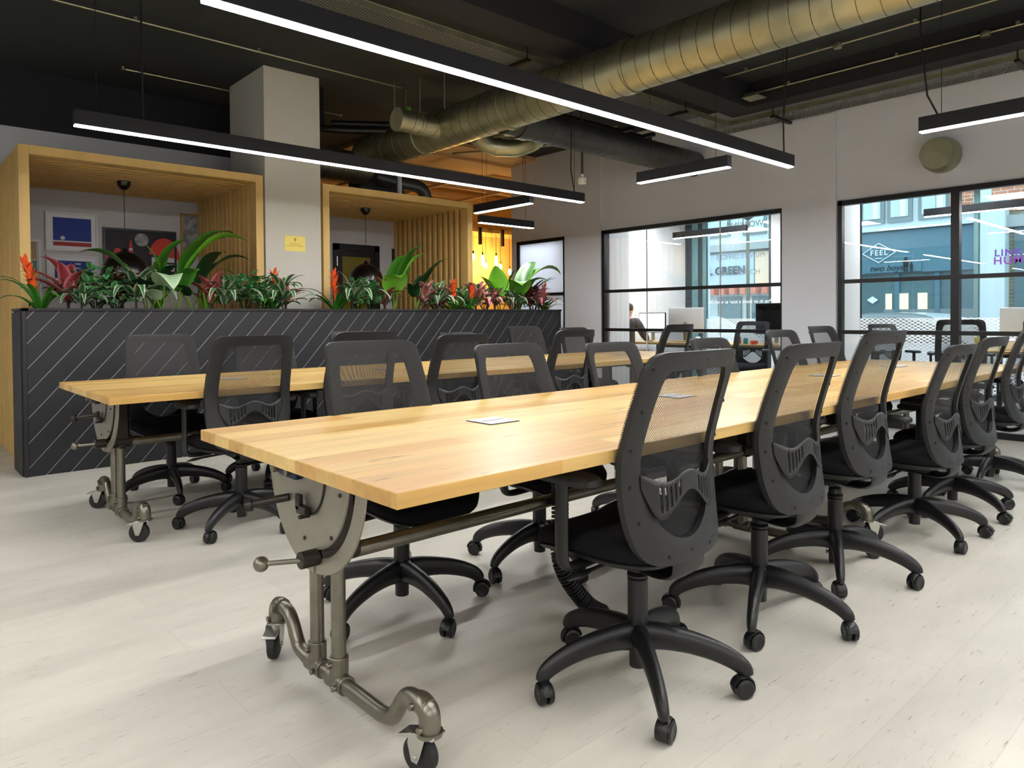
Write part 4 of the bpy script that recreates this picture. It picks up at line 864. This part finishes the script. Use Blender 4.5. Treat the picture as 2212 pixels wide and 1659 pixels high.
for a in ((1.52, 2.33, pi, 52, 0.005, 'black mesh office chair leftmost behind the front table, its seat visible below the tabletop'),
          (2.27, 2.33, pi, 44, -.03, 'black mesh office chair facing the camera, second from the left behind the front table'),
          (3.02, 2.32, pi, 20, -.045, 'black mesh office chair facing the camera, third from the left behind the front table'),
          (3.96, 2.30, pi, 33, -.045, 'black mesh office chair facing the camera, fourth from the left behind the front table'),
          (4.90, 2.30, pi, 10, -.01, 'black mesh office chair facing the camera, fifth from the left behind the front table'),
          (5.55, 2.30, pi, 50, .01, 'black mesh office chair facing the camera before the grey wall between the two windows')): chair(*a, G2)
for a in ((1.49, 3.86, 0, 3, .012, 'black mesh office chair seen from behind at the left end of the back table'),
          (2.15, 3.845, 0, 30, .02, 'black mesh office chair seen from behind, second along the back table, mostly hidden'),
          (2.87, 3.845, 0, 15, -.01, 'black mesh office chair seen from behind, third along the back table'),
          (3.94, 3.845, 0, 50, 0, 'black mesh office chair seen from behind, fourth along the back table, below the white door'),
          (5.28, 3.845, 0, 20, .025, 'black mesh office chair seen from behind, fifth along the back table, before the office window')): chair(*a, G3)
for a in ((1.43, 4.87, pi, 46, 0, 'black mesh office chair leftmost on the planter side of the back table'),
          (2.13, 4.87, pi, 20, -.03, 'black mesh office chair on the planter side, hidden behind the leftmost chair seen from behind'),
          (2.88, 4.87, pi, 60, -.005, 'black mesh office chair on the planter side, third along, peeking over two chair backs'),
          (3.93, 4.87, pi, 10, -.035, 'black mesh office chair on the planter side, fourth along, its top corner showing'),
          (4.75, 4.87, pi, 35, .01, 'black mesh office chair on the planter side near the right end of the planter'),
          (5.46, 4.87, pi, 55, -.015, 'black mesh office chair on the planter side, last one, before the white door')): chair(*a, G4)
# flexible cable spine under the front table
b = B(); pts = cr([(1.86, 1.80, .70), (1.86, 1.80, .45), (1.82, 1.76, .25), (1.90, 1.72, .10), (2.0, 1.72, .03)], 5)
for i in range(len(pts)-1):
    p, q = Vector(pts[i]), Vector(pts[i+1]); d_ = (q-p)
    for k in range(3): b.tube([p+d_*(k/3), p+d_*(k/3+.22)], .032, 10)
b.tube(pts, .02, 8); o = b.build('cable_spine', 'metal_black'); tag(o, 'black segmented cable spine dropping from the front table behind the foreground chair', 'cable')

# ---------------------------------------------------------------- private offices behind the glass
XO = 10.7
mat('office_floor', (150,148,145), .6)
struct(box('floor_office', (XW+.02, -4.2, -.1), (XO, 8.2, 0), 'office_floor'))
struct(box('ceiling_office', (XW+.12, -4.2, 2.75), (XO+.1, 8.2, 2.85), 'paint_white'))
struct(box('wall_office_left', (XW+.12, 7.25, 0), (XO+.1, 7.35, 2.75), 'paint_white'))
struct(box('wall_office_pier', (XW+.121, 6.42, 0), (8.08, 6.52, 2.75), 'paint_white'))
struct(box('wall_office_divider', (XW+.121, 3.24, 0), (XW+.6, 3.34, 2.75), 'paint_white'))
struct(box('wall_street_pier', (XO, 4.31, 0), (XO+.15, 5.64, 2.75), 'paint_white'))
struct(box('wall_office_right', (XW+.12, -4.2, 0), (XO, -4.1, 2.75), 'paint_white'))
mat('mullion_grey', (66,74,80), .45, .3); mat('mullion_teal', (110,146,150), .4, .2)
w4 = empty('window_4', (XO, 6.4, 0)); struct(w4)
b = B(); b.box((0, .70, 0), (.12, .85, 2.75), 0); b.box((-.02, .58, 0), (.10, .70, 2.75), 1); b.box((0, .50, 0), (.12, .58, 2.75), 0); b.box((0, .43, 0), (.06, .50, 2.75), 1); b.box((0, -.76, 0), (.06, -.72, 2.75), 0); b.box((0, -.76, 0), (.06, .43, .08), 0); b.build('window_frame', ['mullion_grey', 'mullion_teal'], w4)
B().box((.02, -.72, .05), (.03, .43, 2.75)).build('window_pane', 'glass_outer', w4)
w5 = empty('window_5', (XO, 2.0, 0)); struct(w5)
b = B(); b.box((0, 2.26, 0), (.06, 2.31, 2.75), 0); b.box((0, .78, 0), (.08, .83, 2.75), 1); b.box((0, -.9, 0), (.08, -.84, 2.75), 0); b.box((0, -6, 0), (.06, 2.31, .08), 0); b.build('window_frame', ['mullion_grey', 'mullion_teal'], w5)
B().box((.02, -6, .05), (.03, 2.26, 2.75)).build('window_pane', 'glass_outer', w5)
for y0_, y1_, lb in ((-4.0, 4.26, 'dotted white film on the lower street window of the right office'), (5.68, 6.82, 'dotted white film on the lower street window of the left office')):
    o = B().add([(XO-.005, y0_, .08), (XO-.005, y1_, .08), (XO-.005, y1_, 1.08), (XO-.005, y0_, 1.08)], [(0, 1, 2, 3)]).build('window_film', 'window_film', smooth=False); tag(o, lb, 'window film')
for a_, b_, lb in (((9.0, 6.3, 2.3), (9.0, 5.1, 2.3), 'linear light hanging inside the left office'), ((9.4, 3.0, 2.3), (9.4, .8, 2.3), 'linear light hanging inside the right office')):
    pendant(a_, b_, lb, 'linear lights inside the offices', ztop=2.75)
pendant((9.3, -.5, 2.3), (9.3, -2.8, 2.3), 'linear light of the far office, outside the photo', 'pendant lights outside the view', ztop=2.75)
for i, (x, y) in enumerate(((8.5, 5.2), (9.9, 5.9), (9.2, 6.8), (8.6, 2.6), (9.9, 2.6), (8.6, .2), (9.9, .2), (9.2, -2.0), (8.15, 7.78))):  # unseen panels added to brighten the offices and backlight the frosted pane
    r = empty('fill_panel_light', (x, y, 2.74)); tag(r, 'square flush fill light added on the unseen office ceiling', 'light', 'added flush fill lights of the offices')
    B().box((-.31, -.31, -.01), (.31, .31, .01)).build('panel_frame', 'white_plastic', r); B().box((-.28, -.28, -.014), (.28, .28, -.0105)).build('diffuser', 'fill_panel_led', r)
def desk(x0, x1, y0, y1, lb):
    r = empty('office_desk', ((x0+x1)/2, (y0+y1)/2, 0)); tag(r, lb, 'desk', 'desks inside the offices'); a, c = (x1-x0)/2, (y1-y0)/2
    B().box((-a, -c, .705), (a, c, .735)).build('desktop', 'table_oak', r, bevel=.002)
    for sx in (-1, 1):
        for sy in (-1, 1): B().box((sx*(a-.05)-.025, sy*(c-.05)-.025, 0), (sx*(a-.05)+.025, sy*(c-.05)+.025, .705)).build('leg', 'metal_black', r)
    B().box((a-.06, -c+.08, .62), (a-.03, c-.08, .70)).build('desk_rail', 'metal_black', r)
desk(8.75, 9.75, 4.30, 7.15, 'pale wood desk inside the left office below the monitors')
desk(8.75, 9.75, .3, 2.35, 'pale wood desk inside the right office')
def monitor(x, y, z0, w_, h_, rz, front, back, lb, stand=True):
    r = empty('monitor', (x, y, z0), rz); tag(r, lb, 'monitor', 'monitors on the office desks')
    B().box((-.012, -w_/2, .14), (.012, w_/2, .14+h_)).build('casing', back, r, bevel=.004)
    B().box((-.014, -w_/2+.012, .14+.012), (-.0125, w_/2-.012, .14+h_-.012)).build('screen', front, r)
    B().box((.012, -.03, .02), (.025, .03, .3)).build('stand', 'galvanised', r); B().box((-.06, -.09, 0), (.10, .09, .008)).build('stand_foot', 'galvanised', r)
monitor(9.0, 6.70, .735, .50, .31, R(0), 'screen_white', 'metal_black', 'black edged monitor with a bright white screen before the person')
mat('mac_silver', (205,205,205), .35, .3)
monitor(9.25, 6.26, .735, .62, .38, R(180), 'screen_black', 'mac_silver', 'silver backed monitor turned away beside the bright screen')
monitor(9.0, 4.68, .735, .62, .42, R(-8), 'screen_black', 'metal_black', 'dark monitor at the right edge of the wide office window')
monitor(9.4, 1.98, .735, .5, .32, R(180), 'screen_black', 'mac_silver', 'silver backed monitor on the desk of the right office')
for i, (x, y, w_, h_, m_, lb) in enumerate(((8.95, 5.85, .07, .09, 'white_plastic', 'small white box on the left office desk'), (9.0, 5.22, .05, .10, 'art_red', 'red pot on the left office desk'), (9.0, 5.12, .06, .08, 'art_teal', 'green pot on the left office desk'), (8.98, 4.98, .10, .05, 'flower_orange', 'orange toy on the left office desk'), (9.0, 2.05, .2, .12, 'white_plastic', 'white paper stack on the right office desk'), (8.9, 2.28, .14, .14, 'note_yellow', 'cream cardboard tray on the right office desk'))):
    b = B(); b.lathe([(w_*.45, 0), (w_*.5, h_*.1), (w_*.5, h_*.9), (w_*.42, h_)], 4 if 'white' in m_ or 'note' in m_ else 14, (0, 0, 0)); o = b.build('desk_item', m_, loc=(x, y, .737), rot=(0, 0, .7)); o.name = ('small_box', 'pen_pot', 'pen_pot', 'toy', 'paper_stack', 'cardboard_tray')[i]; tag(o, lb, 'desk item')
G5 = 'office chairs behind the glass'
chair(8.35, 4.72, R(100), 30, .02, 'dark office chair behind the glass with its seat turned to the room', G5)
chair(8.45, 2.35, R(-75), 0, .04, 'dark office chair with a tall back in the right office left of the window bar', G5)
chair(8.5, 1.55, R(-95), 20, .05, 'dark office chair behind the glass at the right edge', G5)
chair(9.95, 3.55, R(150), 20, -.03, 'dark office chair behind the glass before the white car', G5)

# ---------------------------------------------------------------- seated person
def skin(name, verts, edges, radii, m_, parent, lv=2):
    me = bpy.data.meshes.new(name); me.from_pydata(verts, edges, []); me.materials.append(MATS[m_])
    o = bpy.data.objects.new(name, me); col.objects.link(o); o.parent = parent
    sk_ = o.modifiers.new('skin', 'SKIN'); sk_.use_smooth_shade = True
    for i, r_ in enumerate(radii): v = me.skin_vertices[0].data[i]; v.radius = r_ if isinstance(r_, tuple) else (r_, r_); v.use_root = i == 0
    s_ = o.modifiers.new('s', 'SUBSURF'); s_.levels = lv; s_.render_levels = lv; return o
pp = empty('person', (8.42, 6.74, 0), R(12)); tag(pp, 'person with short brown hair in a dark grey top, seated, seen from behind', 'person')
# body: pelvis, spine, neck, head, arms, legs (faces +X)
V = [(0, 0, .52), (0, 0, .66), (.01, 0, .84), (.02, 0, 1.00), (.02, 0, 1.085), (.03, 0, 1.135), (.04, 0, 1.19), (.05, 0, 1.26), (.05, 0, 1.32),
     (.015, .10, 1.045), (.01, .185, 1.02), (.08, .24, .86), (.28, .20, .78), (.36, .17, .775), (.015, -.10, 1.045), (.01, -.185, 1.02), (.08, -.24, .86), (.28, -.20, .78), (.36, -.17, .775),
     (.08, .10, .50), (.42, .12, .50), (.44, .12, .10), (.58, .12, .05), (.08, -.10, .50), (.42, -.12, .50), (.44, -.12, .10), (.58, -.12, .05)]
E_ = [(0,1),(1,2),(2,3),(3,4),(4,5),(5,6),(6,7),(7,8),(3,9),(9,10),(10,11),(11,12),(12,13),(3,14),(14,15),(15,16),(16,17),(17,18),(0,19),(19,20),(20,21),(21,22),(0,23),(23,24),(24,25),(25,26)]
Rr = [(.13,.11),(.12,.10),(.13,.10),(.11,.085),.058,.052,(.07,.08),(.082,.098),(.06,.07)]+[.055,.048,.040,.034,.026]*2+[.08,.065,.045,.04]*2
skin('body', V, E_, Rr, 'skin', pp)
V2 = V[:5]+V[9:13]+V[14:18]; E2 = [(0,1),(1,2),(2,3),(3,4),(3,5),(5,6),(6,7),(7,8),(3,9),(9,10),(10,11),(11,12)]
skin('sweater', V2, E2, [(.15,.13),(.145,.125),(.158,.128),(.135,.11),.082]+[.088,.074,.062,.050]*2, 'shirt', pp)
V3 = [V[0]]+V[19:22]+V[23:26]; skin('trousers', V3, [(0,1),(1,2),(2,3),(0,4),(4,5),(5,6)], [(.15,.13),.092,.078,.056,.092,.078,.056], 'trousers', pp)
skin('hair', [(.002, 0, 1.195), (.018, 0, 1.265), (.035, 0, 1.335)], [(0,1),(1,2)], [(.075,.07),(.112,.104),(.082,.086)], 'hair', pp)
b = B()
for s_ in (-1, 1): b.lathe([(.001, 0), (.013, .004), (.018, .012), (.010, .016)], 12, (.05, s_*.092, 1.235), 'Y')
b.build('ears', 'skin', pp)
b = B(); b.tube([(.125, 0, 1.265), (.148, 0, 1.235), (.128, 0, 1.228)], [.006, .013, .008], 8); b.build('nose', 'skin', pp)
# hands on the desk: palm, four fingers and a thumb on each side
for s_ in (-1, 1):
    vv = [(.36, s_*.17, .775), (.41, s_*.165, .765)]; ee = [(0, 1)]; rr = [.024, (.034, .014)]
    for k in range(4):
        y = s_*.165+(k-1.5)*.017; l_ = (.055, .062, .058, .045)[k]; i0 = len(vv); vv += [(.445, y, .764), (.445+l_*.6, y, .760), (.445+l_, y, .748)]; ee += [(1, i0), (i0, i0+1), (i0+1, i0+2)]; rr += [.009, .008, .007]
    i0 = len(vv); vv += [(.405, s_*.165-s_*.035, .762), (.435, s_*.165-s_*.05, .758)]; ee += [(1, i0), (i0, i0+1)]; rr += [.01, .008]
    skin('hand', vv, ee, rr, 'skin', pp, 1)
# stool-like seat under the person is an office chair of the same kind
chair(8.40, 6.72, R(-98), 25, -.05, 'dark office chair the seated person sits on, mostly hidden', G5)

# ---------------------------------------------------------------- street
XF = 18.0
mat('road', (120,122,124), .9, noise=.1, nscale=5); mat('render_white', (208,216,222), .8); mat('fascia_blue', (84,122,140), .6); mat('shop_glass', (92,118,128), .15); mat('stone_grey', (170,172,176), .8); mat('window_glass', (190,205,214), .15); mat('pale_blue', (186,204,226), .8); mat('sash_grey', (128,138,142), .6)
mat('awning_red', (226,130,110), .8); mat('sign_dark', (36,66,78), .6); mat('ink_dark', (20,26,34), .6); mat('paper_cream', (226,220,150), .7)
struct(box('floor_street', (XO, -30, -.35), (40, 40, -.25), 'road'))
def facade_block(name, y0, y1, z0, z1, m_, lb):
    r = empty(name, (XF, (y0+y1)/2, -.25)); tag(r, lb, 'building', 'buildings across the street')
    B().box((0, -(y1-y0)/2, 0), (3, (y1-y0)/2, z1+.25)).build('wall', m_, r, smooth=False); return r
bl = facade_block('shop_building', 4.42, 9.0, 0, 9, 'render_white', 'white building across the street with the blue shop front')
OY = (4.42+9.0)/2
def on(r, x, y0, y1, z0, z1, m_, nm, oy, dx=.05): return B().box((x-dx, y0-oy, z0+.25), (x, y1-oy, z1+.25)).build(nm, m_, r)
on(bl, -.01, 4.70, 8.9, 2.10, 3.08, 'fascia_blue', 'fascia', OY, .15)
on(bl, -.01, 4.70, 8.9, 3.10, 3.20, 'render_white', 'cornice', OY, .25)
on(bl, 0, 4.70, 8.9, -.2, 2.08, 'shop_glass', 'shop_window', OY, .04)
for y in (7.75, 6.25, 5.4): on(bl, -.02, y, y+.10, -.2, 2.08, 'fascia_blue', 'pilaster', OY, .08)
on(bl, -.02, 4.7, 8.9, -.25, .25, 'fascia_blue', 'stall_riser', OY, .08)
on(bl, -.05, 4.7, 6.6, 1.0, 1.25, 'sash_grey', 'shop_blind', OY, .03)
for y0_, y1_ in ((6.63, 7.12), (6.02, 6.50), (5.24, 5.83)):
    fr_ = on(bl, 0, y0_-.03, y1_+.03, 3.30, 4.9, 'sash_grey', 'window', OY, .06); fr2 = B().box((-.075, y0_+.05-OY, 3.42+.25), (-.062, y1_-.05-OY, 4.85+.25)).build('pane', 'window_glass', fr_)
    B().box((-.08, y0_+.10-OY, 3.42+.25), (-.076, y0_+.22-OY, 4.85+.25)).build('curtain', 'paint_white', fr_)
on(bl, -.02, 4.72, 5.20, 3.4, 9, 'brick_red', 'brick_pier', OY, .08)
# diamond sign FEEL
RZ = (pi/2, 0, -pi/2)
mat('sign_white', (238,246,250), .5)
b = B(); dm = [(-.37, 0), (0, .23), (.37, 0), (0, -.23)]
for i in range(4): p, q = dm[i], dm[(i+1) % 4]; b.tube([(0, p[0], p[1]), (0, q[0], q[1])], .011, 4)
b.box((-.01, -.06, .115), (0, .06, .13)); b.box((-.01, -.08, -.135), (0, .08, -.12))
o = b.build('diamond_outline', 'sign_white', bl, loc=(-.19, 6.67-OY, 2.59+.25))
text('lettering', 'FEEL', .17, (-.18, 6.67-OY, 2.59+.25), RZ, 'sign_white', bl, space=1.25, bold=.003)
lp = on(bl, -.17, 5.75, 7.0, 2.12, 2.33, 'fascia_blue', 'sign_panel', OY, .02)
text('lettering', 'two boys', .20, (-.20, 6.50-OY, 2.22+.25), RZ, 'ink_dark', bl, shear=.35)
b = B()
for y, s_ in ((6.07, 1), (5.95, .62)):
    yy = y-OY; z0_ = 2.12+.25
    b.box((-.205, yy-.045*s_, z0_), (-.20, yy-.01*s_, z0_+.14*s_)); b.box((-.205, yy+.01*s_, z0_), (-.20, yy+.045*s_, z0_+.14*s_)); b.prism([(yy-.05*s_, z0_+.12*s_), (yy+.05*s_, z0_+.12*s_), (yy+.065*s_, z0_+.26*s_), (yy-.065*s_, z0_+.26*s_)], -.205, -.20, 'X'); b.prism(disc(yy, z0_+.30*s_, .035*s_, 1.1, 12), -.205, -.20, 'X')
b.build('figure_silhouettes', 'ink_dark', bl)
mat('warm_poster', (240,236,170), .6, emit=(250,240,170), estr=.5)
for y0_, y1_ in ((6.42, 6.56), (6.06, 6.34), (5.66, 5.86)): on(bl, -.06, y0_-.25+.25, y1_, .75, 1.62, 'warm_poster', 'poster', OY, .01)
B().prism([(6.34-OY, 1.25), (6.34-OY, 1.5), (6.14-OY, 1.38)], -.085, -.075, 'X').build('poster_arrow', 'flower_orange', bl)
B().prism([(6.98-OY, 1.73), (6.85-OY, 1.82), (6.72-OY, 1.73), (6.85-OY, 1.64)], -.085, -.075, 'X').build('diamond_sticker', 'sign_white', bl)
on(bl, -.06, 5.02, 5.15, .95, 1.35, 'sign_white', 'shop_notice', OY, .02)
b2 = facade_block('brick_building', -12, 4.42, 0, 9, 'brick_yellow', 'yellow brick building across the street behind the white column'); OY2 = (-12+4.42)/2
on(b2, -.01, 2.9, 4.42, 3.3, 9, 'brick_red', 'brick_band', OY2, .03)
on(b2, -.01, -11, 4.0, -.2, 3.05, 'shop_glass', 'shop_window', OY2, .06)
on(b2, -.02, -11, 4.2, 2.95, 3.2, 'stone_grey', 'cornice', OY2, .2)
on(b2, -.02, 4.10, 4.62, -.2, 3.50, 'render_white', 'column', OY2, .35)
on(b2, -.02, 4.06, 4.66, 3.50, 3.62, 'render_white', 'column_cap', OY2, .40)
on(b2, -.02, 2.6, 3.2, 3.45, 5, 'render_white', 'window', OY2, .1)
for p in ([(3.9, .2), (3.2, 2.6)], [(3.2, 2.6), (2.5, .2)], [(3.7, .95), (2.7, .95)]):
    B().tube([(-.12, p[0][0]-OY2, p[0][1]+.5), (-.12, p[1][0]-OY2, p[1][1]+.5)], .05, 6).build('white_brace', 'render_white', b2)
b3 = facade_block('pale_building', 9.0, 30, 0, 9, 'render_white', 'pale building across the street seen through the wide office window'); OY3 = (9+30)/2
on(b3, -.01, 9.0, 30, 2.92, 3.12, 'stone_grey', 'cornice', OY3, .3)
on(b3, -.01, 9.9, 30, 1.95, 2.86, 'pale_blue', 'fascia', OY3, .15)
on(b3, -.01, 9.05, 9.86, 2.0, 2.86, 'paper_peach' if 'paper_peach' in MATS else mat('paper_peach', (244,214,190), .8).name, 'poster_board', OY3, .16)
for i in range(18): on(b3, -.1, 9.1+i*.32, 9.26+i*.32, 1.72, 1.93, 'awning_red', 'awning_stripe', OY3, .25)
for y in (9.3, 10.35, 11.4, 12.6): on(b3, -.01, y, y+.72, .1, 1.66, 'shop_glass', 'shop_window', OY3, .05)
for y in (9.6, 10.7, 12.0): f_ = on(b3, 0, y, y+.7, 3.35, 5.2, 'sash_grey', 'window', OY3, .06); B().box((-.08, y+.06-OY3, 3.65), (-.062, y+.64-OY3, 5.4)).build('pane', 'window_glass', f_)
text('lettering', 'L GREEN', .30, (-.20, 10.72-OY3, 2.38+.25), RZ, 'sign_dark', b3, bold=.01)
# lamp post and cars
r = empty('street_lamp', (14.5, 8.19, -.25)); tag(r, 'grey street lamp post seen through the wide office window', 'lamp post')
B().cyl((0, 0, 0), (0, 0, 3.55), .045, 14, r2=.032).build('pole', 'steel_raw', r); B().lathe([(.03, 3.5), (.22, 3.62), (.24, 3.66), (.08, 3.72), (.001, 3.73)], 20).build('lamp_head', 'mullion_grey', r)
def car(x, y, lb, paint):
    r = empty('parked_car', (x, y, -.25)); tag(r, lb, 'car', 'cars parked on the street')
    side = [(-2.1, .30), (-2.15, .62), (-1.95, .82), (-1.2, .92), (-.55, 1.30), (-.1, 1.40), (.7, 1.38), (1.35, 1.12), (1.75, .95), (2.05, .88), (2.12, .55), (2.05, .30)]
    b = B(); s_ = cr(side, 3)
    n = len(s_); vs = []
    for w_, k_ in ((-.84, .0), (-.86, .02), (.86, .02), (.84, .0)):
        for yy, zz in s_: ins = .16 if zz > .95 else 0; vs.append((w_*(1-ins*(zz-.95)/.45) if zz > .95 else w_, yy, zz))
    fs = [(i*n+j, i*n+(j+1) % n, (i+1)*n+(j+1) % n, (i+1)*n+j) for i in range(3) for j in range(n)]+[tuple(range(n)), tuple(3*n+j for j in range(n))]
    b.add(vs, fs); b.build('bodywork', paint, r, smooth=50)
    for s2 in (-1, 1):
        b = B(); b.prism([(-1.05, .93), (-.5, 1.25), (.0, 1.33), (.62, 1.31), (1.15, 1.08), (1.2, .95)], s2*.845 if s2 > 0 else -.868, s2*.868 if s2 > 0 else -.845, 'X'); b.build('side_window', 'screen_black', r)
        for yy in (-1.35, 1.3): B().lathe([(.001, 0), (.2, 0), (.31, .02), (.32, .1), (.31, .18), (.001, .2)], 24, (s2*.86-.1, yy, .31), 'X').build('wheel', 'rubber', r)
mat('car_white', (232,238,242), .25, coat=.6)
car(12.9, 4.25, 'white car parked outside the right office window', 'car_white'); car(12.9, 8.75, 'white car parked outside the wide office window', 'car_white')
# lettering on the street glass, read from outside (mirrored indoors)
mat('vinyl_grey', (120,134,140), .6); mat('vinyl_white', (240,246,248), .6); mat('vinyl_purple', (84,30,150), .5); mat('vinyl_magenta', (120,34,150), .5)
def glass_text(nm, s_, size, y, z, m_, lb, mirror, **k):
    o = text(nm, s_, size, (XO-.012, y, z), RZ, m_, None, mirror, ext=.001, **k); tag(o, lb, 'lettering'); return o
glass_text('window_lettering', 'PRIVATE OFFICES', .115, 6.18, 2.11, 'vinyl_grey', 'grey lettering on the street glass, PRIVATE OFFICES seen mirrored', True)
glass_text('window_lettering', 'HOT DESKING', .115, 6.20, 1.84, 'vinyl_grey', 'grey lettering on the street glass, HOT DESKING seen mirrored', True)
glass_text('window_lettering', 'WORKING', .14, 6.1, 2.62, 'vinyl_grey', 'grey lettering high on the street glass, seen mirrored', True)
glass_text('window_lettering', 'Pop in or book a tour at work.life', .085, 6.20, 1.36, 'vinyl_white', 'white lettering low on the street glass, a mirrored sentence', True, bold=.001)
r = empty('company_lettering', (XO-.012, 2.45, 1.85)); tag(r, 'purple LINK HUM lettering on the street glass of the right office', 'lettering')
text('lettering', 'LINK', .125, (0, 0, .05), RZ, 'vinyl_purple', r, ext=.001, space=1.15, bold=.002); text('lettering', 'HUM', .135, (0, 0, -.05), RZ, 'vinyl_magenta', r, ext=.001, space=1.15, bold=.002)
